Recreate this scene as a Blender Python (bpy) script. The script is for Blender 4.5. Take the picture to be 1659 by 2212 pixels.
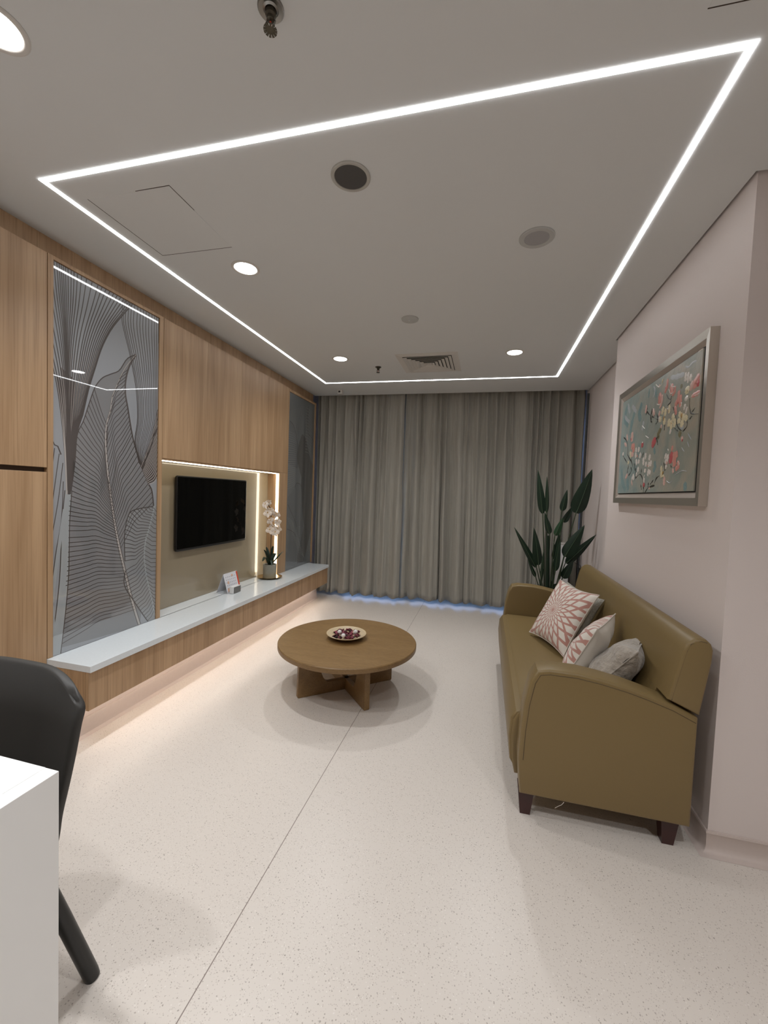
import bpy, bmesh, math, random
from mathutils import Vector, Matrix, noise
random.seed(7)
PI = math.pi
scene = bpy.context.scene
for o in list(bpy.data.objects):
    bpy.data.objects.remove(o, do_unlink=True)
COL = scene.collection

# ---------------------------------------------------------------- camera
YAW, PITCH, ROLL, FPX = -0.24245, -0.04520, 0.03810, 880.09
H = 2.6588
def cam_axes():
    f = Vector((math.sin(YAW)*math.cos(PITCH), math.cos(YAW)*math.cos(PITCH), math.sin(PITCH)))
    r = Vector((math.cos(YAW), -math.sin(YAW), 0)); u = r.cross(f)
    c, s = math.cos(ROLL), math.sin(ROLL)
    return c*r + s*u, -s*r + c*u, f
_r, _u, _f = cam_axes()
cd = bpy.data.cameras.new('camera'); cam = bpy.data.objects.new('camera', cd); COL.objects.link(cam)
m = Matrix((( _r.x, _u.x, -_f.x, 0), (_r.y, _u.y, -_f.y, 0), (_r.z, _u.z, -_f.z, 1.4), (0, 0, 0, 1)))
cam.matrix_world = m
cd.sensor_fit = 'HORIZONTAL'; cd.sensor_width = 36; cd.lens = FPX/1659*36; cd.clip_start = .02
scene.camera = cam

# ---------------------------------------------------------------- light and exposure
RING, DOWN, SPOT, NICHE, KICK = 12.5, 14.0, 60.0, 9.0, 19.0     # strengths of the lit strips and lamps
w = bpy.data.worlds.new('dusk sky'); scene.world = w; w.use_nodes = True
bg = w.node_tree.nodes['Background']; bg.inputs[0].default_value = (.30, .52, 1, 1); bg.inputs[1].default_value = 3.2
scene.view_settings.view_transform = 'Standard'; scene.view_settings.look = 'None'
scene.view_settings.exposure = 0; scene.view_settings.gamma = 1
scene.view_settings.use_curve_mapping = False

# ---------------------------------------------------------------- helpers
def tag(o, label=None, cat=None, group=None, kind=None):
    if label: o['label'] = label
    if cat: o['category'] = cat
    if group: o['group'] = group
    if kind: o['kind'] = kind
    return o
def empty(name, loc, label, cat, group=None):
    o = bpy.data.objects.new(name, None); COL.objects.link(o); o.location = loc; o.empty_display_size = .1
    return tag(o, label, cat, group)
class MB:
    def __init__(s): s.v = []; s.f = []; s.m = []
    def add(s, vs, fs, mi=0):
        n = len(s.v); s.v += [tuple(v) for v in vs]
        for f in fs: s.f.append([n+i for i in f]); s.m.append(mi)
        return s
    def bm(s, b, mi=0):
        b.verts.index_update(); s.add([v.co[:] for v in b.verts], [[v.index for v in f.verts] for f in b.faces], mi); b.free(); return s
    def box(s, lo, hi, bev=0, mi=0, seg=2):
        b = bmesh.new(); bmesh.ops.create_cube(b, size=1)
        for v in b.verts:
            v.co = Vector([lo[i] + (v.co[i]+.5)*(hi[i]-lo[i]) for i in range(3)])
        if bev: bmesh.ops.bevel(b, geom=b.edges[:], offset=bev, segments=seg, profile=.5, affect='EDGES')
        return s.bm(b, mi)
    def prism(s, poly, axis, a, b_, bev=0, mi=0, seg=2, only=None):
        # poly: list of 2D points in the two other axes (cyclic order), extruded along axis from a to b_
        b = bmesh.new()
        def mk(p, t):
            if axis == 0: return (t, p[0], p[1])
            if axis == 1: return (p[0], t, p[1])
            return (p[0], p[1], t)
        v0 = [b.verts.new(mk(p, a)) for p in poly]; v1 = [b.verts.new(mk(p, b_)) for p in poly]
        b.faces.new(v0); b.faces.new(v1[::-1]); n = len(poly)
        for i in range(n): b.faces.new((v0[i], v1[i], v1[(i+1) % n], v0[(i+1) % n]))
        bmesh.ops.recalc_face_normals(b, faces=b.faces)
        if bev:
            ed = [e for e in b.edges if abs(e.verts[0].co[axis]-e.verts[1].co[axis]) < 1e-6]
            bmesh.ops.bevel(b, geom=ed, offset=bev, segments=seg, profile=.5, affect='EDGES', clamp_overlap=True)
        return s.bm(b, mi)
    def lathe(s, prof, c, n=32, mi=0, cap=False):
        vs = []; fs = []
        for r, z in prof:
            for k in range(n):
                a = 2*PI*k/n; vs.append((c[0]+r*math.cos(a), c[1]+r*math.sin(a), c[2]+z))
        for i in range(len(prof)-1):
            for k in range(n):
                k2 = (k+1) % n; fs.append((i*n+k, i*n+k2, (i+1)*n+k2, (i+1)*n+k))
        if cap:
            fs.append(tuple(range(n))[::-1]); fs.append(tuple((len(prof)-1)*n+k for k in range(n)))
        return s.add(vs, fs, mi)
    def tube(s, pts, rad, n=8, mi=0):
        pts = [Vector(p) for p in pts]; rr = rad if isinstance(rad, (list, tuple)) else [rad]*len(pts)
        vs = []; fs = []; up = Vector((.13, .21, 1)).normalized()
        for i, p in enumerate(pts):
            t = (pts[min(i+1, len(pts)-1)] - pts[max(i-1, 0)]).normalized()
            a = t.cross(up)
            if a.length < .1: a = t.cross(Vector((1, 0, 0)))
            a.normalize(); b = t.cross(a)
            for k in range(n):
                g = 2*PI*k/n; vs.append(p + rr[i]*(math.cos(g)*a + math.sin(g)*b))
        for i in range(len(pts)-1):
            for k in range(n):
                k2 = (k+1) % n; fs.append((i*n+k, i*n+k2, (i+1)*n+k2, (i+1)*n+k))
        fs.append(tuple(range(n))[::-1]); fs.append(tuple((len(pts)-1)*n+k for k in range(n)))
        return s.add(vs, fs, mi)
    def build(s, name, mats, parent=None, smooth=0, origin=None):
        me = bpy.data.meshes.new(name)
        off = Vector((0, 0, 0))
        if parent is not None:
            off = Vector(parent.location)
            pp = parent.parent
            while pp is not None: off += Vector(pp.location); pp = pp.parent
        elif origin is not None: off = Vector(origin)
        me.from_pydata([tuple(Vector(v)-off) for v in s.v], [], s.f)
        if not isinstance(mats, (list, tuple)): mats = [mats]
        for x in mats: me.materials.append(x)
        me.polygons.foreach_set('material_index', s.m)
        if smooth:
            me.polygons.foreach_set('use_smooth', [True]*len(s.f))
            b = bmesh.new(); b.from_mesh(me); bmesh.ops.remove_doubles(b, verts=b.verts, dist=1e-5)
            bmesh.ops.recalc_face_normals(b, faces=b.faces)
            for e in b.edges:
                if len(e.link_faces) == 2 and e.calc_face_angle(0) > smooth: e.smooth = False
            b.to_mesh(me); b.free()
        me.update()
        o = bpy.data.objects.new(name, me); COL.objects.link(o)
        if parent is not None: o.parent = parent
        elif origin is not None: o.location = origin
        return o
def catmull(P, n):
    P = [Vector(p) for p in P]; out = []; m_ = len(P)-1
    for i in range(n+1):
        t = i/n*m_; k = min(int(t), m_-1); u = t-k
        p0 = P[max(k-1, 0)]; p1 = P[k]; p2 = P[k+1]; p3 = P[min(k+2, m_)]
        out.append(.5*((2*p1) + (p2-p0)*u + (2*p0-5*p1+4*p2-p3)*u*u + (3*p1-p0-3*p2+p3)*u**3))
    return out
def lerp(a, b, t): return a + (b-a)*t

# ---------------------------------------------------------------- materials
def srgb(r, g, b):
    return tuple(((c/255)/12.92 if c/255 < .04045 else ((c/255+.055)/1.055)**2.4) for c in (r, g, b)) + (1,)
def mat(name, col, rough=.5, metal=0, coat=0, spec=.5, emit=None, es=0, bump=0, bscale=60, var=0, vscale=8, sheen=0, bdist=.002):
    m_ = bpy.data.materials.new(name); m_.use_nodes = True; nt = m_.node_tree; N = nt.nodes; L = nt.links
    b = N['Principled BSDF']; col = tuple(col)[:3] + (1,)
    b.inputs['Base Color'].default_value = col; b.inputs['Roughness'].default_value = rough
    b.inputs['Metallic'].default_value = metal; b.inputs['Specular IOR Level'].default_value = spec
    b.inputs['Coat Weight'].default_value = coat; b.inputs['Coat Roughness'].default_value = .02
    b.inputs['Sheen Weight'].default_value = sheen
    if emit: b.inputs['Emission Color'].default_value = tuple(emit)[:3] + (1,); b.inputs['Emission Strength'].default_value = es
    tc = N.new('ShaderNodeTexCoord')
    if var:
        nz = N.new('ShaderNodeTexNoise'); nz.inputs['Scale'].default_value = vscale; nz.inputs['Detail'].default_value = 4
        L.new(tc.outputs['Object'], nz.inputs['Vector'])
        mx = N.new('ShaderNodeMix'); mx.data_type = 'RGBA'
        mx.inputs['A'].default_value = tuple(c*(1-var) for c in col[:3]) + (1,); mx.inputs['B'].default_value = tuple(min(1, c*(1+var)) for c in col[:3]) + (1,)
        L.new(nz.outputs['Fac'], mx.inputs['Factor']); L.new(mx.outputs['Result'], b.inputs['Base Color'])
    if bump:
        nb = N.new('ShaderNodeTexNoise'); nb.inputs['Scale'].default_value = bscale; nb.inputs['Detail'].default_value = 3
        L.new(tc.outputs['Object'], nb.inputs['Vector'])
        bp = N.new('ShaderNodeBump'); bp.inputs['Strength'].default_value = bump; bp.inputs['Distance'].default_value = bdist
        L.new(nb.outputs['Fac'], bp.inputs['Height']); L.new(bp.outputs['Normal'], b.inputs['Normal'])
    return m_
def nodes(m_): return m_.node_tree.nodes, m_.node_tree.links, m_.node_tree.nodes['Principled BSDF']
def math_node(N, L, op, a, b=None, c=None):
    n = N.new('ShaderNodeMath'); n.operation = op
    for i, x in enumerate((a, b, c)):
        if x is None: continue
        if isinstance(x, (int, float)): n.inputs[i].default_value = x
        else: L.new(x, n.inputs[i])
    return n.outputs[0]

def wood(name, c1, c2, c3, scale=(9, 9, .55), rough=.42, coord='Object', seed=0):
    m_ = mat(name, c1, rough); N, L, b = nodes(m_)
    tc = N.new('ShaderNodeTexCoord'); mp = N.new('ShaderNodeMapping'); mp.inputs['Scale'].default_value = scale
    mp.inputs['Location'].default_value = (seed, seed*.7, seed*1.3)
    L.new(tc.outputs[coord], mp.inputs[0])
    n1 = N.new('ShaderNodeTexNoise'); n1.inputs['Scale'].default_value = 1.3; n1.inputs['Detail'].default_value = 7; n1.inputs['Distortion'].default_value = .6
    L.new(mp.outputs[0], n1.inputs['Vector'])
    mp2 = N.new('ShaderNodeMapping'); mp2.inputs['Scale'].default_value = tuple(s*9 if s > 2 else s*2.4 for s in scale)
    L.new(tc.outputs[coord], mp2.inputs[0])
    n2 = N.new('ShaderNodeTexNoise'); n2.inputs['Scale'].default_value = 1.6; n2.inputs['Detail'].default_value = 5
    L.new(mp2.outputs[0], n2.inputs['Vector'])
    r = N.new('ShaderNodeValToRGB'); e = r.color_ramp.elements
    e[0].position = .32; e[0].color = c1; e[1].position = .68; e[1].color = c2
    L.new(n1.outputs['Fac'], r.inputs[0])
    r2 = N.new('ShaderNodeValToRGB'); r2.color_ramp.elements[0].position = .48; r2.color_ramp.elements[1].position = .72
    L.new(n2.outputs['Fac'], r2.inputs[0])
    f = math_node(N, L, 'MULTIPLY', r2.outputs[0], .55)
    mx = N.new('ShaderNodeMix'); mx.data_type = 'RGBA'; L.new(f, mx.inputs['Factor']); L.new(r.outputs[0], mx.inputs['A']); mx.inputs['B'].default_value = c3
    L.new(mx.outputs['Result'], b.inputs['Base Color'])
    return m_

M = {}
OA, OB, OC = (.36, .222, .118, 1), (.50, .33, .19, 1), (.24, .135, .066, 1)
M['oak'] = wood('oak laminate', OA, OB, OC)
M['oak2'] = wood('oak laminate second sheet', OA, OB, OC, seed=3.7)
M['oakh'] = wood('oak laminate along the wall', OA, OB, OC, scale=(9, 7, 1.2), seed=8)
M['table'] = wood('table oak veneer', (.205, .118, .042, 1), (.25, .15, .058, 1), (.12, .065, .022, 1), scale=(2.2, 12, 12), rough=.45)
M['groove'] = mat('dark groove', (.05, .03, .018), .7)
M['black_edge'] = mat('black panel joint', (.012, .012, .013), .6)
M['ceiling'] = mat('ceiling paint', (.66, .665, .655), .9, spec=.2, var=.015, vscale=1.5)
M['wall'] = mat('pinkish beige wall paint', (.71, .635, .605), .85, spec=.25, bump=.12, bscale=180)
M['dark'] = mat('dark void paint', (.06, .055, .05), .9)
M['white'] = mat('white satin plastic', (.72, .72, .72), .4)
M['desk'] = mat('white desk laminate', (.86, .86, .85), .35)
M['ringl'] = mat('lit ceiling strip diffuser', (1, 1, 1), .5, emit=(.97, .985, 1), es=RING)
M['down'] = mat('lit downlight lens', (1, 1, 1), .5, emit=(1, .985, .96), es=DOWN)
M['nichel'] = mat('lit niche strip', (1, 1, 1), .5, emit=(1, .90, .70), es=NICHE)
M['kickl'] = mat('lit strip under the bench', (1, 1, 1), .5, emit=(1, .90, .78), es=KICK)
M['quartz'] = mat('white quartz', (.74, .785, .81), .12, coat=.3, var=.05, vscale=90)
M['bglass'] = mat('beige back painted glass', (.30, .245, .165), .3, coat=1, var=.05, vscale=3)
M['tvb'] = mat('black television case', (.006, .006, .006), .3)
M['tvs'] = mat('dark glass screen', (.001, .001, .001), .06, spec=.12)
M['sofa'] = mat('olive brown faux leather', (.205, .142, .058), .42, spec=.4, bump=.15, bscale=220)
M['seam'] = mat('dark olive seam', (.09, .062, .03), .7)
M['mahog'] = mat('dark mahogany leg', (.045, .012, .010), .35)
M['chair'] = mat('charcoal moulded chair shell', (.036, .034, .031), .58, bump=.05, bscale=300)
M['chairleg'] = mat('black painted chair leg', (.014, .014, .013), .35)
M['leafg'] = mat('dark green leaf', (.010, .026, .014), .45, spec=.35, var=.25, vscale=12)
M['leafl'] = mat('mid green leaf', (.016, .055, .022), .45, spec=.35)
M['vein'] = mat('pale green leaf rib', (.05, .09, .045), .5)
M['stem'] = mat('dark green stalk', (.025, .045, .018), .5)
M['potw'] = mat('grey plastic plant pot', (.25, .25, .25), .5)
M['soil'] = mat('potting soil', (.03, .02, .012), .95)
M['concrete'] = mat('weathered grey pot', (.33, .32, .27), .8, bump=.3, bscale=60, var=.25, vscale=18)
M['gold'] = mat('brass tray', (.62, .47, .25), .22, metal=1)
M['petal'] = mat('cream white petal', (.82, .72, .62), .6, spec=.3)
M['petalc'] = mat('yellow orchid lip', (.75, .50, .20), .6)
M['ostem'] = mat('dark brown flower stalk', (.06, .03, .02), .6)
M['paper'] = mat('white card', (.70, .70, .74), .6)
M['red'] = mat('orange red card edge', (.62, .07, .03), .5)
M['print'] = mat('grey calendar print', (.36, .36, .40), .7)
M['printo'] = mat('orange calendar print', (.70, .45, .33), .7)
M['chrome'] = mat('dark mirrored face', (.22, .21, .20), .12, metal=1)
M['steel'] = mat('dull steel', (.30, .29, .27), .35, metal=1)
M['brassd'] = mat('dark bronze', (.10, .09, .07), .4, metal=1)
M['grille'] = mat('dark speaker grille', (.075, .07, .066), .8)
M['grillel'] = mat('light grey speaker grille', (.36, .35, .35), .8, bump=.3, bscale=900)
M['trimw'] = mat('off white plastic ring', (.42, .40, .36), .6)
M['trimg'] = mat('pale grey plastic ring', (.46, .46, .44), .6)
M['ventw'] = mat('off white painted vent', (.60, .57, .53), .6)
M['frame'] = mat('champagne metal picture frame', (.60, .56, .50), .30, metal=.9, bump=.1, bscale=90)
M['frame2'] = mat('pale inner frame', (.44, .38, .33), .5)
M['linen'] = mat('plain off white cushion cloth', (.60, .54, .47), .8, sheen=.3, bump=.2, bscale=150)
M['velvet'] = mat('crinkled grey beige velvet', (.34, .295, .245), .7, sheen=.5, bump=1, bscale=42, bdist=.012, var=.45, vscale=22)
M['knit'] = mat('grey knitted cushion cloth', (.36, .34, .29), .85, bump=1, bscale=110, bdist=.006, var=.3, vscale=70)
M['bamboo'] = mat('pale bamboo', (.56, .44, .27), .45)
M['pp1'] = mat('burgundy dried petal', (.11, .012, .022), .7)
M['pp2'] = mat('dusky pink dried petal', (.26, .055, .08), .7)
M['pp3'] = mat('dark brown dried leaf', (.03, .018, .015), .8)
M['ball'] = mat('white ribbed ball', (.72, .68, .66), .7, bump=.6, bscale=120)
M['cable'] = mat('black cable', (.01, .01, .01), .5)
M['winf'] = mat('dark window frame', (.05, .055, .06), .4)
# curtain cloth : vertical slubs
def curtain_mat():
    m_ = mat('grey brown linen curtain', (.30, .275, .235), .85, sheen=.15); N, L, b = nodes(m_)
    tc = N.new('ShaderNodeTexCoord'); mp = N.new('ShaderNodeMapping'); mp.inputs['Scale'].default_value = (70, 70, 3)
    L.new(tc.outputs['Object'], mp.inputs[0]); n = N.new('ShaderNodeTexNoise'); n.inputs['Scale'].default_value = 1; n.inputs['Detail'].default_value = 4
    L.new(mp.outputs[0], n.inputs['Vector']); r = N.new('ShaderNodeValToRGB')
    r.color_ramp.elements[0].position = .3; r.color_ramp.elements[0].color = (.315, .30, .26, 1)
    r.color_ramp.elements[1].position = .7; r.color_ramp.elements[1].color = (.385, .37, .325, 1)
    L.new(n.outputs['Fac'], r.inputs[0]); L.new(r.outputs[0], b.inputs['Base Color'])
    n2 = N.new('ShaderNodeTexNoise'); n2.inputs['Scale'].default_value = 14; n2.inputs['Detail'].default_value = 5; n2.inputs['Distortion'].default_value = 1
    L.new(tc.outputs['Object'], n2.inputs['Vector']); bp = N.new('ShaderNodeBump'); bp.inputs['Strength'].default_value = .35; bp.inputs['Distance'].default_value = .01
    L.new(n2.outputs['Fac'], bp.inputs['Height']); L.new(bp.outputs['Normal'], b.inputs['Normal'])
    return m_
M['curtain'] = curtain_mat()
# speckled sheet vinyl with a welded seam
def floor_mat():
    m_ = mat('speckled vinyl', (.5, .43, .38), .34, spec=.35); N, L, b = nodes(m_)
    tc = N.new('ShaderNodeTexCoord')
    n0 = N.new('ShaderNodeTexNoise'); n0.inputs['Scale'].default_value = 1.2; n0.inputs['Detail'].default_value = 3
    L.new(tc.outputs['Object'], n0.inputs['Vector'])
    base = N.new('ShaderNodeMix'); base.data_type = 'RGBA'; base.inputs['A'].default_value = FLOOR_A; base.inputs['B'].default_value = FLOOR_B
    L.new(n0.outputs['Fac'], base.inputs['Factor'])
    cur = base.outputs['Result']
    for sc, thr, size, colr in ((62, .88, .15, (.27, .235, .205, 1)), (120, .74, .24, (.33, .285, .25, 1)), (110, .78, .22, (.78, .73, .68, 1)), (210, .62, .30, (.46, .40, .36, 1))):
        v = N.new('ShaderNodeTexVoronoi'); v.inputs['Scale'].default_value = sc
        nz = N.new('ShaderNodeTexNoise'); nz.inputs['Scale'].default_value = sc*2.2; L.new(tc.outputs['Object'], nz.inputs['Vector'])
        vm = N.new('ShaderNodeVectorMath'); vm.operation = 'MULTIPLY_ADD'; L.new(nz.outputs['Color'], vm.inputs[0]); vm.inputs[1].default_value = (.35/sc,)*3; L.new(tc.outputs['Object'], vm.inputs[2])
        L.new(vm.outputs[0], v.inputs['Vector'])
        sx = N.new('ShaderNodeSeparateColor'); L.new(v.outputs['Color'], sx.inputs[0])
        cl = N.new('ShaderNodeTexNoise'); cl.inputs['Scale'].default_value = 7+sc*.03; cl.inputs['Detail'].default_value = 3; L.new(tc.outputs['Object'], cl.inputs['Vector'])
        rr = math_node(N, L, 'MULTIPLY_ADD', cl.outputs['Fac'], .5, -.25); rr = math_node(N, L, 'ADD', rr, sx.outputs[0])
        a = math_node(N, L, 'GREATER_THAN', rr, thr)
        d = math_node(N, L, 'LESS_THAN', v.outputs['Distance'], size)
        k = math_node(N, L, 'MULTIPLY', a, d); k = math_node(N, L, 'MULTIPLY', k, .72)
        mx = N.new('ShaderNodeMix'); mx.data_type = 'RGBA'; L.new(k, mx.inputs['Factor']); L.new(cur, mx.inputs['A']); mx.inputs['B'].default_value = colr
        cur = mx.outputs['Result']
    sp = N.new('ShaderNodeSeparateXYZ'); L.new(tc.outputs['Object'], sp.inputs[0])
    k = math_node(N, L, 'COMPARE', sp.outputs[0], -.716, .0017)
    mx = N.new('ShaderNodeMix'); mx.data_type = 'RGBA'; L.new(k, mx.inputs['Factor']); L.new(cur, mx.inputs['A']); mx.inputs['B'].default_value = (.25, .205, .18, 1)
    L.new(mx.outputs['Result'], b.inputs['Base Color'])
    return m_
FLOOR_A, FLOOR_B = (.655, .595, .54, 1), (.69, .635, .58, 1)
M['floor'] = floor_mat()
M['cove'] = mat('pinkish coved skirting', (.57, .485, .445), .4, var=.04, vscale=60)
# cushion with a two way spiral of white lozenges on dusty pink
def star_mat():
    m_ = mat('dusty pink starburst print', (.7, .6, .55), .75, sheen=.3); N, L, b = nodes(m_)
    tc = N.new('ShaderNodeTexCoord'); sp = N.new('ShaderNodeSeparateXYZ'); L.new(tc.outputs['Object'], sp.inputs[0])
    x = math_node(N, L, 'ADD', sp.outputs[0], .02); y = math_node(N, L, 'ADD', sp.outputs[1], .0)
    th = math_node(N, L, 'ARCTAN2', y, x)
    r2 = math_node(N, L, 'ADD', math_node(N, L, 'MULTIPLY', x, x), math_node(N, L, 'MULTIPLY', y, y))
    r = math_node(N, L, 'SQRT', r2)
    lr = math_node(N, L, 'MULTIPLY_ADD', r, 1.1, math_node(N, L, 'MULTIPLY', math_node(N, L, 'LOGARITHM', math_node(N, L, 'MAXIMUM', r, .004), 2.718), .23)); thr = math_node(N, L, 'MAXIMUM', math_node(N, L, 'MULTIPLY_ADD', r, -11.0, .78), .42)
    n = 11.0
    s1 = math_node(N, L, 'ABSOLUTE', math_node(N, L, 'SINE', math_node(N, L, 'MULTIPLY', math_node(N, L, 'ADD', th, lr), n)))
    s2 = math_node(N, L, 'ABSOLUTE', math_node(N, L, 'SINE', math_node(N, L, 'MULTIPLY', math_node(N, L, 'SUBTRACT', th, lr), n)))
    mn = math_node(N, L, 'MINIMUM', s1, s2)
    k = math_node(N, L, 'LESS_THAN', mn, thr)
    c = math_node(N, L, 'LESS_THAN', r, .012); k = math_node(N, L, 'MAXIMUM', k, c)
    front = math_node(N, L, 'GREATER_THAN', sp.outputs[2], 0.0)
    k = math_node(N, L, 'MULTIPLY', k, front)
    mx = N.new('ShaderNodeMix'); mx.data_type = 'RGBA'; L.new(k, mx.inputs['Factor']); mx.inputs['A'].default_value = (.72, .67, .60, 1); mx.inputs['B'].default_value = (.47, .235, .19, 1)
    L.new(mx.outputs['Result'], b.inputs['Base Color'])
    return m_
M['star'] = star_mat()
def lacquer(name, col, rough=.35, metal=0):
    m_ = mat(name, col, rough, metal=metal, coat=1, spec=.5); m_.node_tree.nodes['Principled BSDF'].inputs['Coat IOR'].default_value = 1.9
    return m_

# ================================================================ SETTING
def struct(name, mb, m_, smooth=0):
    return tag(mb.build(name, m_, smooth=smooth), kind='structure')
XF, XB, CZ = -2.19, -2.33, .464          # cabinet face, niche back, bench top height
struct('floor', MB().box((-2.75, -2.7, -.1), (2.6, 5.9, 0)), M['floor'])
cei = MB().prism([(-2.257, -2.6), (2.39, -2.6), (2.39, 1.861), (.925, 1.861), (.925, 3.559), (1.076, 3.559), (1.076, 5.08), (-2.257, 5.08)], 2, H, H+.09)
struct('ceiling', cei, M['ceiling'])
struct('ceiling_slab', MB().box((-2.75, -2.7, 2.86), (2.6, 5.9, 2.95)), M['dark'])
wr = MB().box((.937, 1.873, 0), (2.5, 3.547, 2.86)).box((1.0876, 3.547, 0), (2.5, 5.8, 2.86)).box((2.4, -2.6, 0), (2.5, 1.873, 2.86))
struct('wall_right', wr, M['wall'])
struct('wall_front', MB().box((-2.75, -2.7, 0), (2.5, -2.6, 2.86)), M['oak'])
struct('wall_left', MB().box((-2.75, -2.6, 0), (-2.45, 5.8, 2.86)), M['wall'])
# window wall behind the curtains
wb = MB().box((-2.45, 5.5, 0), (-2.0, 5.7, 2.86)).box((1.0, 5.5, 0), (1.0876, 5.7, 2.86)).box((-2.0, 5.5, 2.45), (1.0, 5.7, 2.86)).box((-2.0, 5.5, 0), (1.0, 5.7, .06))
struct('wall_back', wb, M['wall'])
wf = MB()
for x in (-2.0, -1.02, -.04, .94): wf.box((x, 5.54, .06), (x+.06, 5.60, 2.45))
wf.box((-2, 5.54, .06), (1, 5.6, .11)).box((-2, 5.54, 2.39), (1, 5.6, 2.45))
win = struct('window_1', wf, M['winf'])
gm = bpy.data.materials.new('window glass'); gm.use_nodes = True; N_, L_ = gm.node_tree.nodes, gm.node_tree.links
N_.remove(N_['Principled BSDF']); tr = N_.new('ShaderNodeBsdfTransparent'); gl = N_.new('ShaderNodeBsdfGlossy'); gl.inputs['Roughness'].default_value = .02
fr = N_.new('ShaderNodeFresnel'); ms = N_.new('ShaderNodeMixShader'); L_.new(fr.outputs[0], ms.inputs[0]); L_.new(tr.outputs[0], ms.inputs[1]); L_.new(gl.outputs[0], ms.inputs[2])
L_.new(ms.outputs[0], N_['Material Output'].inputs[0])
MB().box((-1.94, 5.565, .11), (.94, 5.573, 2.39)).build('pane', gm, win)
# coved skirting of the same sheet vinyl, on the right
def cove(name, path, h=.09):
    b = MB(); n = len(path)
    prof = [(.0, h), (.007, h), (.009, h-.008), (.006, h-.016), (.004, .03), (.010, .014), (.022, .004), (.036, .0005)]
    # path: list of (x,y,nx,ny) with outward normals at mitred corners
    rows = [[(x+nx*d, y+ny*d, z) for d, z in prof] for x, y, nx, ny in path]
    k = len(prof)
    vs = [p for r in rows for p in r]
    fs = [(i*k+j, i*k+j+1, (i+1)*k+j+1, (i+1)*k+j) for i in range(n-1) for j in range(k-1)]
    b.add(vs, fs); o = struct(name, b, M['cove'], smooth=.6); return o
cove('baseboard_right', [(2.4, -2.6, -1, 0), (2.4, 1.873, -1, -1), (.937, 1.873, -1, -1), (.937, 3.547, -1, 1), (1.0876, 3.547, -1, 1), (1.0876, 5.5, -1, 0)])
# wooden bulkhead band above the cabinets
fas = MB()
for a, b_ in ((-2.6, -.9), (-.9, 1.62), (1.62, 4.2), (4.2, 5.02)): fas.box((-2.45, a, 2.545), (-2.257, b_-.0015, 2.86))
struct('trim_1', fas, M['oakh'])

# ================================================================ LIGHTS OF THE ROOM
# continuous strip let into the ceiling
xl, xr, yn, yf, sw = -1.878, .6565, 1.352, 4.506, .019
ro = empty('ceiling_light_strip', ((xl+xr)/2, (yn+yf)/2, H), 'thin white light line forming a rectangle in the ceiling', 'ceiling light')
def ringseg(ax0, ay0, ax1, ay1): return MB().box((ax0, ay0, H-.0025), (ax1, ay1, H+.001))
for a in ((xl, yn, xr, yn+sw), (xl, yf-sw, xr, yf), (xl, yn+sw, xl+sw, yf-sw), (xr-sw, yn+sw, xr, yf-sw)):
    ringseg(*a).build('diffuser', M['ringl'], ro)
# downlights
def downlight(x, y):
    r = empty('downlight', (x, y, H), '', 'ceiling light', 'round ceiling downlights')
    MB().lathe([(.079, 0), (.079, -.002), (.075, -.005), (.066, -.005), (.062, -.003), (.060, 0)], (x, y, H), 40).build('ring', M['ventw'], r, smooth=.6)
    MB().lathe([(.0605, -.0005), (.0605, -.0035), (.0001, -.0035)], (x, y, H), 40).build('lens', M['down'], r)
    ld = bpy.data.lights.new('lamp_light', 'SPOT'); ld.energy = SPOT; ld.spot_size = math.radians(150); ld.spot_blend = 1; ld.shadow_soft_size = .045; ld.color = (.97, .985, 1)
    lo = bpy.data.objects.new('lamp_light', ld); COL.objects.link(lo); lo.parent = r; lo.location = (0, 0, -.012)
    return r
def dup(root, loc, label=None):
    r = root.copy(); COL.objects.link(r); r.location = loc
    if label: r['label'] = label
    for ch in list(root.children):
        c = ch.copy(); COL.objects.link(c); c.parent = r
        for g in list(ch.children):
            d = g.copy(); COL.objects.link(d); d.parent = c
    return r
d0 = downlight(-1.39, .885); d0['label'] = 'round lit downlight nearest the camera, cut by the top left corner'
dup(d0, (-1.395, 2.12, H), 'round lit downlight beside the square ceiling hatch')
dup(d0, (-1.395, 3.692, H), 'small round lit downlight left of the square air vent')
dup(d0, (.185, 3.726, H), 'small round lit downlight right of the square air vent')
for k, (x, y) in enumerate(((-1.62, .36), (-.64, .20), (.45, .30), (1.45, -.4))):
    q = dup(d0, (x, y, H), 'round lit downlight in the part of the ceiling behind the camera')
    for c in q.children:
        if c.type == 'LIGHT':
            c.data = c.data.copy(); c.data.energy = SPOT*(.82, .82, 1.15, 1.4)[k]

# speakers, detector, vent, sprinklers, hatch
def speaker(x, y, R, r, gmat, rmat, name, label):
    o = empty(name, (x, y, H), label, 'ceiling speaker', 'round ceiling speakers')
    MB().lathe([(R, 0), (R, -.004), (R-.004, -.007), (r+.002, -.006), (r, -.003)], (x, y, H), 48).build('ring', rmat, o, smooth=.6)
    MB().lathe([(r+.001, -.001), (r, -.004), (r*.6, -.005), (.0001, -.0055)], (x, y, H), 48).build('grille', gmat, o, smooth=.6)
speaker(-.583, 1.592, .079, .064, M['grille'], M['trimw'], 'ceiling_speaker', 'round ceiling speaker with a dark grey grille')
speaker(.180, 2.125, .082, .056, M['grillel'], M['trimg'], 'ceiling_speaker', 'round pale grey ceiling speaker with a light grille')
o = empty('smoke_detector', (-.587, 2.93, H), 'small pale round ceiling sensor above the coffee table', 'smoke detector')
MB().lathe([(.062, 0), (.060, -.008), (.045, -.013), (.0001, -.015)], (-.587, 2.93, H), 36).build('cover', M['trimg'], o, smooth=.7)
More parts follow.
